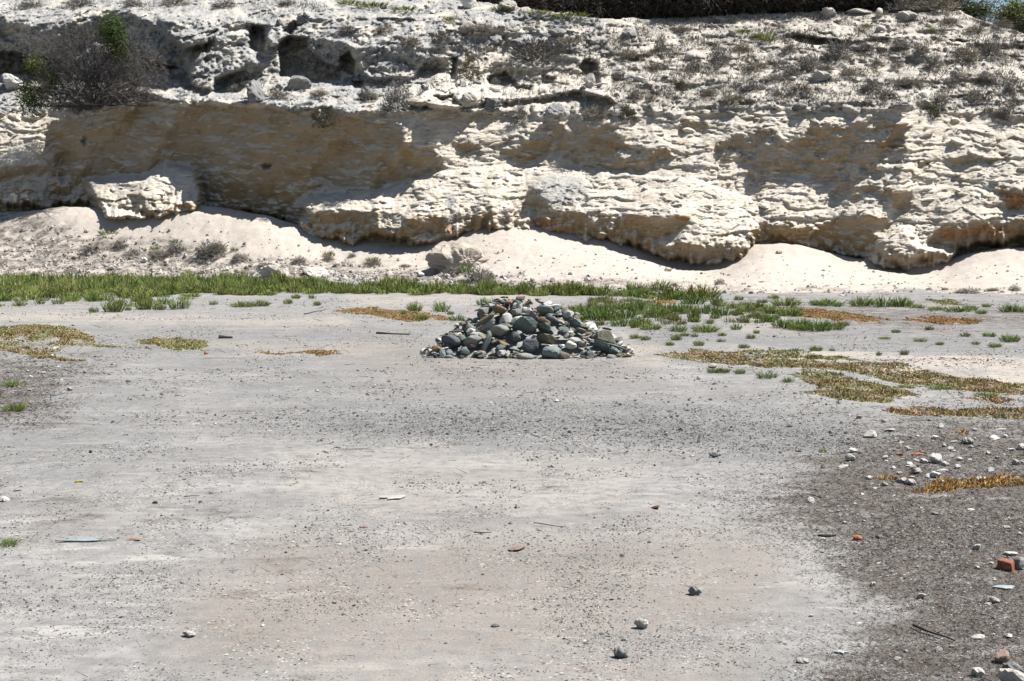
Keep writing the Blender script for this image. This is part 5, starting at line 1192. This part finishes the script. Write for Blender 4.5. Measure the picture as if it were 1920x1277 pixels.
mat_patch([[(1662, 772), (1720, 764), (1940, 768), (1940, 788), (1800, 782), (1690, 777)]], 700, RED[1:] + OCH[2:4], 53, 'rust-brown succulent strip under the ochre-yellow mat')
mat_patch([[(1800, 746), (1850, 741), (1915, 752), (1880, 758)]], 700, RED, 54, 'small brick-brown mat above the rust-brown strip')
mat_patch([[(-80, 628), (60, 621), (110, 630), (170, 645), (285, 655), (200, 651), (100, 648), (20, 652), (-80, 665)]], 560, OCH, 55, 'ochre mat creeping over the low sand hump on the far left')
mat_patch([[(255, 642), (320, 635), (388, 640), (378, 655), (330, 658), (300, 649)]], 560, OCH[1:], 56, 'yellow-green mat beside the orange brick shard')
mat_patch([[(620, 583), (700, 578), (800, 588), (840, 596), (760, 602), (700, 592)]], 420, RED[1:] + OCH[1:3], 57, 'reddish mat on the white flat behind the cairn')
mat_patch([[(1700, 602), (1760, 594), (1845, 600), (1820, 608)]], 420, RED, 58, 'far reddish mat on grey soil near the right edge')
mat_patch([[(1400, 580), (1470, 578), (1560, 582), (1675, 601), (1640, 604), (1540, 597)]], 420, RED + OCH[1:2], 59, 'long reddish-brown mat on grey soil below the sand')
mat_patch([[(1690, 920), (1760, 906), (1860, 896), (1940, 892), (1940, 910), (1850, 918), (1750, 922)]], 1500, GOLD, 60, 'golden-orange dry mat on the dark soil', h=.055)
mat_patch([[(1380, 661), (1460, 657), (1560, 668), (1625, 677), (1520, 673)]], 500, OCH[2:], 61, 'thin yellowish mat along the sand streak')
mat_patch([[(50, 664), (95, 662), (98, 669), (70, 672)], [(100, 672), (160, 676), (120, 679)]], 600, OCH, 62, 'small ochre mats between pale stones on the left soil')
mat_patch([[(1735, 560), (1790, 563), (1800, 571), (1760, 570)]], 420, OCH[2:], 63, 'yellow-green mat at the foot of the right sand bank')
mat_patch([[(470, 661), (560, 660), (640, 658), (640, 664), (520, 665)]], 420, OCH[:3], 64, 'thin ochre traces along the edge of the white flat')
mat_patch([[(1205, 563), (1262, 563), (1262, 568), (1210, 567)]], 420, GOLD + OCH[:2], 65, 'golden mat strip among the far saltbush')
mat_patch([[(1640, 892), (1700, 894), (1690, 900), (1630, 898)], [(1775, 812), (1820, 810), (1815, 815)]], 1000, GOLD[:2] + RED[1:2], 66, 'faint orange dry growth in the white rubble')
# ================================================================== DRY BUSHES ON THE SLOPE
DRYC = [(.28, .257, .225), (.245, .226, .205), (.31, .28, .235), (.20, .184, .165), (.28, .243, .19)]
def dense_bush(seed, col, flat, n=420):
    r = np.random.default_rng(seed); a = bush_data(seed, stems=10, depth=3, col=col, thick=.013, flat=flat)
    u = r.normal(size=(n, 3)); u[:, 2] = np.abs(u[:, 2]); u /= np.linalg.norm(u, axis=1)[:, None]; q = u * r.uniform(.15, 1, (n, 1)) ** .6 * np.array((.46, .46, flat * .85)) * (1 + .5 * fbm(u[:, 0] * 2 + seed, u[:, 1] * 2 + u[:, 2], 2, seed % 30))[:, None]
    b = spikes(q, u + r.normal(0, .7, (n, 3)) + (0, 0, .3), r.uniform(.08, .24, n), .014, mul(col, n, r, .3) * 1.1)
    return join([(a[0], a[1][0], a[2]), b])
DBM = [mesh_of('dry_bush', dense_bush(300 + k, DRYC[k], [.7, .9, .55, .8, .6][k])) for k in range(5)]
GBM = [mesh_of('bush', bush_data(320 + k, stems=9, depth=3, col=(.16, .135, .115), thick=.012, leaf=[(.13, .145, .06), (.17, .145, .06), (.10, .115, .065)][k], leaf_n=900, leaf_s=.035)) for k in range(3)]
def bush(px, py, w, h, label, group=None, v=None, green=False, name='dry_bush'):
    p = surf(px, py); s = 1 / ppm(p); L = GBM if green else DBM; me = L[rg.randrange(len(L)) if v is None else v]
    if not me.materials: me.materials.append(MAT_LEAF if green else MAT_DRY)
    return tag(link(name, me, None, loc=p, rot=(0, 0, rg.uniform(0, 6.28)), scale=(w * s, w * s, h * s * 1.15)), label, 'bush', group)
bush(690, 187, 40, 34, 'round dark dry bush on the ledge under the pitted wall', v=3)
bush(745, 205, 60, 62, 'tall grey dry bush hanging down the broken ledge', v=1)
bush(878, 148, 42, 56, 'olive-brown leafy bush in the notch of the white scarp', green=True, v=1, name='leafy_bush')
bush(606, 238, 46, 50, 'dark shaggy bush clinging to the top of the shaded face', green=True, v=2, name='leafy_bush')
bush(1175, 224, 36, 46, 'dark green bush on the rim of the pale face', green=True, v=2, name='leafy_bush')
bush(1278, 166, 32, 22, 'olive bush at the left end of the scrub slope', green=True, v=1, name='leafy_bush')
bush(1746, 222, 32, 38, 'yellow-green bush with bare upper twigs on the pale rim', green=True, v=0, name='leafy_bush')
bush(1902, 198, 18, 24, 'small dark leafy bush near the right frame edge on the slope', green=True, v=2, name='leafy_bush')
bush(1000, 112, 96, 50, 'spreading dead bush with dark twisted branches over the scarp', v=3)
bush(1115, 220, 60, 36, 'leaning bleached dead bush at the rim of the lower face', v=2)
bush(976, 232, 30, 44, 'thin bleached dry stems hanging at the face rim', v=1)
bush(1240, 98, 28, 42, 'tall narrow grey bush high on the slope', v=1)
bush(1570, 112, 64, 44, 'largest dark dry bush under the layered outcrop', v=3)
bush(1888, 224, 44, 50, 'big grey dry bush trailing down the rim at the right edge', v=3)
slopeb = [(1515, 125, 48, 34), (1645, 125, 34, 20), (1682, 128, 28, 22), (1750, 128, 38, 42), (1810, 110, 54, 42), (1860, 105, 44, 46), (1635, 168, 46, 20), (1590, 142, 34, 24), (1485, 142, 34, 26), (1550, 132, 34, 18), (1765, 197, 36, 30), (1825, 187, 36, 24), (1892, 176, 28, 38),
          (1855, 212, 26, 18), (1190, 188, 30, 32), (1220, 190, 24, 22), (830, 82, 46, 28), (770, 84, 46, 26), (900, 60, 66, 24), (1060, 82, 56, 20), (1345, 122, 48, 40), (1300, 132, 44, 30), (1375, 192, 64, 24), (1450, 152, 44, 24), (1420, 130, 50, 24), (1330, 180, 40, 22), (1410, 170, 46, 22), (1500, 170, 50, 20), (1700, 160, 40, 20),
          (1660, 180, 40, 16), (1800, 150, 40, 24), (1850, 150, 44, 24), (1730, 100, 36, 26), (1690, 90, 40, 20), (1620, 95, 40, 22), (1480, 100, 36, 26), (1390, 95, 36, 24), (1830, 60, 44, 20), (1880, 50, 44, 24), (1780, 45, 40, 20), (1280, 60, 40, 18), (1180, 110, 40, 30), (1230, 130, 34, 22), (1160, 150, 30, 22)]
for t in slopeb: bush(*t, near_label(*t, 'dry bush', SLOPE_MARKS), 'dry bushes on the scrub slope')
for t in [(420, 14, 50, 18), (330, 8, 60, 18), (540, 10, 44, 14), (250, 12, 50, 18), (150, 10, 60, 20), (60, 14, 50, 18), (610, 120, 24, 18), (520, 185, 40, 24), (600, 180, 40, 20), (440, 172, 30, 16), (800, 200, 34, 26), (650, 60, 36, 20), (720, 60, 40, 22), (800, 130, 40, 40)]:
    bush(*t, near_label(*t, 'dry grey bush', SLOPE_MARKS), 'dry bushes on the upper wall')
for t in [(330, 472, 40, 20), (225, 465, 34, 16), (395, 478, 60, 34), (410, 470, 36, 24), (300, 480, 44, 18), (450, 488, 40, 18), (250, 480, 40, 14), (170, 470, 44, 12), (560, 492, 30, 14), (615, 488, 24, 18), (700, 496, 34, 16), (900, 528, 60, 30), (850, 512, 44, 16), (660, 482, 18, 10), (760, 500, 24, 8), (500, 500, 40, 14), (1350, 533, 22, 12)]:
    bush(*t, near_label(*t, 'sprawling dry bush', BANK_MARKS), 'dry bushes on the rubble slope')
for t, lab in [((1815, 550, 52, 12), 'flat dark dry bush low on the right sand bank'), ((1862, 545, 26, 9), 'tiny dark dry bush between two flat ones on the sand'), ((1903, 545, 26, 12), 'dark dry bush on the sand at the frame edge')]: bush(*t, lab)
for t in [(205, 438, 36, 9), (330, 455, 22, 10), (292, 468, 18, 8), (875, 510, 30, 18), (700, 490, 26, 12), (617, 480, 20, 14), (440, 470, 14, 8)]:
    clump(*t, near_label(*t, 'fleshy green plant', BANK_MARKS), 'green plants on the rubble slope', v=4, name='green_plant')
# fine dead scrub that clothes the slope
def scrub():
    r = np.random.default_rng(70); n = 28000; px = r.uniform(-60, 1980, n); py = r.uniform(-5, 215, n)
    k = fbm(px / 45, py / 18, 4, 151)
    w = sstep(-.22, .30, k) * (.12 + .86 * sstep(960, 1250, px)) * sstep(212, 180, py)
    w = np.maximum(w, .5 * sstep(0, .3, k) * sstep(40, 10, py))
    keep = (r.uniform(size=n) < w) & (py > np.interp(px, GX, RIM) + 2) & ~((px < 780) & (py > 22) & (py < 160))
    px, py = px[keep], py[keep]; p = cliff_at(px, py); n = len(p); q = np.repeat(p, 5, 0) + r.normal(0, .09, (n * 5, 3)) * (1, 1, .2); n5 = n * 5
    d = r.normal(0, .75, (n5, 3)) + (0, -.1, .9)
    c = np.array([(.32, .29, .25), (.37, .33, .275), (.28, .26, .235), (.33, .275, .205), (.30, .31, .15)])[r.choice(5, n5, p=[.35, .25, .22, .14, .04])] * np.exp(r.normal(0, .25, (n5, 1)))
    return spikes(q - (0, 0, .03), d, r.uniform(.12, .40, n5), .017, c)
V, Fc, C = scrub(); tag(link('dry_scrub', mesh_np('dry_scrub', V, Fc, C), MAT_DRY), 'fine dead grey-brown scrub clothing the upper slope', kind='stuff')
# ================================================================== BIG DEAD BUSH ON THE LEFT LEDGE
pb = cliff_at(185, 196); pb = pb + np.array((0, -.4, -.1)); sb = 1 / ppm(pb)
big = tag(link('large_bush', None, loc=pb), 'huge dark half-dead bush with green tufts on the left ledge', 'bush')
V, Fs, C = bush_data(401, stems=26, depth=5, col=(.13, .115, .105), thick=.010, split=2, flat=.55, spread=1.25)
V2 = V * np.array([240, 130, 215]) * sb; link('branches', mesh_np('branches', V2, Fs, C), MAT_DRY, big)
V, Fs, C = bush_data(402, stems=18, depth=3, col=(.36, .33, .30), thick=.007, split=2, flat=.5, spread=1.25)
link('bare_stems', mesh_np('bare_stems', V * np.array([225, 140, 170]) * sb, Fs, C), MAT_DRY, big)['label'] = 'bleached bare stems'
r = np.random.default_rng(71)
def twig_cloud(n, c0, rad, col, L, w, seed):
    r = np.random.default_rng(seed); u = r.normal(size=(n, 3)); u /= np.linalg.norm(u, axis=1)[:, None]; u *= r.uniform(.25, 1, (n, 1)) ** .5
    u *= 1 + .35 * fbm(u[:, 0] * 2.2, u[:, 2] * 2.2 + u[:, 1], 3, seed % 30)[:, None]
    p = np.array(c0) + u * np.array(rad); p[:, 2] = np.maximum(p[:, 2], .02); d = u + r.normal(0, .7, (n, 3))
    return spikes(p, d, r.uniform(.5, 1.4, n) * L, w, mul(col, n, r, .3))
def pxo(dx, dy): return np.array((dx * sb, 0, -dy * sb))
parts = [twig_cloud(6000, pxo(-5, -76), (118 * sb, 1.5, 76 * sb), (.155, .143, .13), .34, .011, 72), twig_cloud(3200, pxo(-45, -25), (104 * sb, 1.4, 48 * sb), (.13, .12, .108), .34, .011, 73), twig_cloud(1800, pxo(70, -70), (62 * sb, 1.2, 54 * sb), (.165, .152, .138), .3, .011, 74)]
V, Fs, C = join(parts); link('twigs', mesh_np('twigs', V, Fs, C), MAT_DRY, big)
def leaf_cloud(n, c0, rad, col, s, seed, lump=.35):
    r = np.random.default_rng(seed); u = r.normal(size=(n, 3)); u /= np.linalg.norm(u, axis=1)[:, None]; u *= r.uniform(.05, 1.12, (n, 1)) ** .6
    u *= 1 + lump * fbm(u[:, 0] * 2.5 + seed, u[:, 2] * 2.5 + u[:, 1] * 1.7, 3, seed % 30)[:, None] * 1.4
    p = np.array(c0) + u * np.array(rad); nn = u + r.normal(0, .8, (n, 3)) + (0, 0, .3); nn /= np.linalg.norm(nn, axis=1)[:, None]
    return leaves_at(p, nn, r.uniform(.6, 1.3, n) * s, mul(col, n, r, .28), r)
for dx, dy, rx, rz, n, c, sd in ((42, -135, 28, 34, 2600, (.055, .082, .022), 75), (55, -100, 22, 26, 900, (.06, .075, .025), 76), (-100, -72, 20, 18, 800, (.085, .10, .03), 77), (-112, -14, 24, 34, 1500, (.055, .085, .025), 78), (-75, -42, 16, 22, 500, (.05, .07, .025), 79)):
    V, Fs, C = leaf_cloud(n, pxo(dx, dy) + (0, -.9, 0), (rx * sb, .7, rz * sb), tuple(v * 1.7 for v in c), .06, sd); link('foliage', mesh_np('foliage', V, [Fs], C), MAT_LEAF, big)
# ================================================================== DARK THICKET ABOVE THE CLIFF
def thick_bush(seed, cols, n):
    r = np.random.default_rng(seed); P = []
    for k, c in enumerate(cols):
        o = r.normal(0, .16, 3) * (1, .6, .5) + (0, 0, .42)
        P.append(leaf_cloud(n // len(cols), o, (.42, .36, .36), c, .032, seed * 3 + k, .45))
    P.append(twig_cloud(1100, (0, 0, .36), (.52, .42, .38), (.16, .135, .12), .16, .006, seed + 5))
    V, Fs, C = join([(v, f, c) for v, f, c in P]); b = bush_data(seed + 1, stems=8, depth=2, col=(.09, .075, .065), thick=.012, flat=.8)
    return (V, Fs, C), b
TH = []
for k, cols in enumerate([[(.06, .05, .036), (.08, .056, .038), (.045, .045, .03)], [(.105, .062, .036), (.075, .05, .033), (.055, .045, .032)], [(.06, .075, .03), (.085, .095, .035), (.055, .055, .032)], [(.16, .18, .04), (.11, .15, .035), (.19, .17, .05)]]):
    cols = [tuple(min(.3, v * q) for v, q in zip(c, (1.15, 1.3, 1.2))) for c in cols]
    a, b = thick_bush(500 + k * 11, cols, 3600); TH.append((mesh_of('crown', a), mesh_of('stems', b)))
def thicket(px, py, w, h, k, label, group=None, dy=.6):
    p = cliff_at(px, py) + np.array((0, dy, 0)); s = 1 / ppm(p)
    t = tag(link('thicket_bush', None, loc=p, rot=(0, 0, rg.uniform(-.6, .6)), scale=(w * s, w * s * .8, h * s)), label, 'bush', group)
    link('crown', TH[k][0], MAT_LEAF, t); link('stems', TH[k][1], MAT_DRY, t)
tb = [(900, 1, 110, 90, 0), (960, 6, 130, 110, 0), (1020, 14, 120, 110, 1), (1080, 22, 130, 110, 0), (1140, 28, 120, 110, 0), (1200, 32, 130, 120, 1), (1260, 33, 130, 120, 0), (1330, 32, 130, 120, 0), (1390, 28, 120, 110, 0), (1450, 26, 120, 110, 0), (1500, 24, 120, 100, 1), (1560, 22, 130, 90, 0), (1620, 21, 120, 90, 1), (1680, 20, 120, 80, 0), (1740, 20, 120, 80, 1)]
ORD = 'first second third fourth fifth sixth seventh eighth ninth tenth eleventh twelfth thirteenth fourteenth fifteenth'.split()
for n_, (px, py, w, h, k) in enumerate(reversed(tb)):
    thicket(px, py, w, h, k, f'{ORD[n_]} {"reddish" if k else "brown-black"} thicket bush counting from the green-topped bush', 'thicket along the cliff top')
    thicket(px + 25, py - 3, w * 1.1, h * 1.35, 0 if k else 1, 'dark bush of the rear row, half hidden by the cliff-top thicket', 'rear row of the cliff-top thicket', dy=2.2)
thicket(1815, 20, 110, 62, 2, 'green-topped bush at the end of the dark thicket')
thicket(1914, 54, 90, 96, 3, 'bright yellow-green bush alone beside the patch of sky')
thicket(1300, 14, 90, 60, 2, 'olive-green bush inside the dark thicket', dy=-.4)
thicket(1960, 62, 90, 60, 2, 'dark green bush at the right end of the cliff top')
bush(1700, 22, 90, 46, 'leafless grey bush against the dark thicket', v=0); bush(1760, 22, 80, 44, 'bleached leafless bush between thicket and green-topped bush', v=2)
